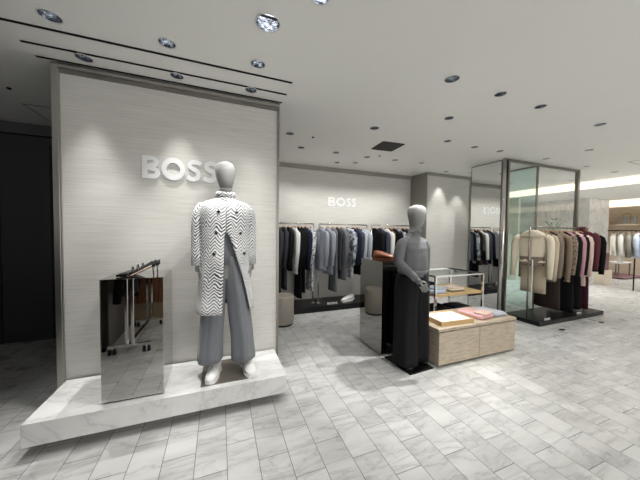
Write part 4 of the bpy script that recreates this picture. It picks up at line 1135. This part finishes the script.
obj('handle', MB().tube([(-.08, -.10, .27), (-.08, -.08, .36), (-.08, 0, .40), (-.08, .08, .36), (-.08, .10, .27)], .011, 8), M['yellow'], t, True)
t = thing('low_platform', 'low rose coloured platform under the far right clothes', 'platform', (13.4, 4.8, 0))
obj('platform_top', MB().box(-.8, .8, -.35, .5, .03, .06), M['rose'], t); obj('platform_foot', MB().box(-.75, .75, -.25, .45, 0, .03), M['blackmatt'], t)
t = thing('side_table', 'black framed low table beneath the far right clothes', 'table', (13.3, 4.85, .06))
obj('tabletop', MB().box(-.5, .3, -.2, .2, .45, .49), M['shoe_white'], t)
for x in (-.47, .27):
    for y in (-.17, .17): obj('leg', MB().box(x-.015, x+.015, y-.015, y+.015, 0, .45), M['bronze'], t)

# floor boxes
for x, y, lab in ((5.02, 2.42, 'small oval black floor outlet cover left of the right black base corner'), (6.1, 2.40, 'small oval black floor outlet cover before the middle of the right black base')):
    o = obj('floor_outlet', MB().lathe([(.04, 0), (.04, .003), (.03, .005)], 20), M['blackmatt'], loc=(x, y, 0)); o.scale = (1.4, .8, 1); tag(o, lab, 'floor outlet')

# ------------------------------------------------------------------ things behind the viewpoint, seen in the mirrored plinth
t = thing('rolling_rack', 'chrome garment rack on castors reflected in the mirrored plinth', 'clothes rack', (-1.02, .80, 0))
obj('base_bar', MB().box(-.22, .22, -.018, .018, .085, .115), M['chrome'], t)
for x in (-.03, .03): obj('post', MB().box(x-.013, x+.013, -.013, .013, .1, 1.35), M['chrome'], t)
obj('depth_bar', MB().box(-.02, .02, -.96, -.02, .09, .115), M['chrome'], t)
obj('rear_base_bar', MB().box(-.22, .22, -1.0, -.96, .085, .115), M['chrome'], t)
for x in (-.03, .03): obj('post', MB().box(x-.013, x+.013, -.995, -.97, .1, 1.35), M['chrome'], t)
obj('rail', MB().tube([(0, -.98, 1.35), (0, 0, 1.35)], .014, 10), M['chrome'], t, True)
for x in (-.2, -.15, .15, .2):
    for y in (0, -.98):
        c = obj('castor', MB().tube([(x-.012, y, .04), (x+.012, y, .04)], .038, 16), M['blackmatt'], t, True)
        obj('castor_fork', MB().box(x-.016, x+.016, y-.012, y+.012, .055, .09), M['chrome'], c)
garment('hanging_coat', 'black coat hanging on the rolling rack reflected in the plinth', 'coat', None, -1.10, .45, 1.35, CL['black'], .62, .2, .05, rz=.2)
t = thing('dark_cabinet', 'dark brown display cabinet reflected at the left of the mirrored plinth', 'cabinet', (-1.72, .28, 0))
obj('carcass', MB().box(-.45, .47, -.5, .45, .06, 1.35), simple('espresso_panel', (.03, .022, .016), .35), t, bevel=.01)
obj('foot', MB().box(-.42, .42, -.45, .4, 0, .06), M['blackmatt'], t)
t = thing('shop_counter', 'brown slatted counter with a beige base reflected in the mirrored plinth', 'counter', (-1.5, -.75, 0))
obj('base_panel', MB().box(-1.0, .75, -.3, .25, 0, .28), M['beigepanel'], t)
mb = MB()
for k in range(35): mb.box(-1.0+.05*k, -1.0+.05*k+.036, .22, .26, .28, .95)
o = obj('slats', mb, M['slat'], t)
obj('carcass', MB().box(-1.0, .75, -.3, .22, .28, .95), M['slat'], t)
obj('top', MB().box(-1.0, .75, -.3, .27, .95, .99), M['blackgloss'], t)

# ------------------------------------------------------------------ world and view
w = bpy.data.worlds.new('world'); sc.world = w; w.use_nodes = True
w.node_tree.nodes['Background'].inputs[0].default_value = (1, .985, .965, 1); w.node_tree.nodes['Background'].inputs[1].default_value = 1.15
sc.view_settings.view_transform = 'Standard'; sc.view_settings.look = 'None'; sc.view_settings.gamma = 1.0; sc.view_settings.exposure = 1.0
sc.view_settings.use_curve_mapping = False
sc.cycles.max_bounces = 12; sc.cycles.diffuse_bounces = 8; sc.cycles.glossy_bounces = 6; sc.cycles.transparent_max_bounces = 16
sc.cycles.caustics_reflective = False; sc.cycles.caustics_refractive = False
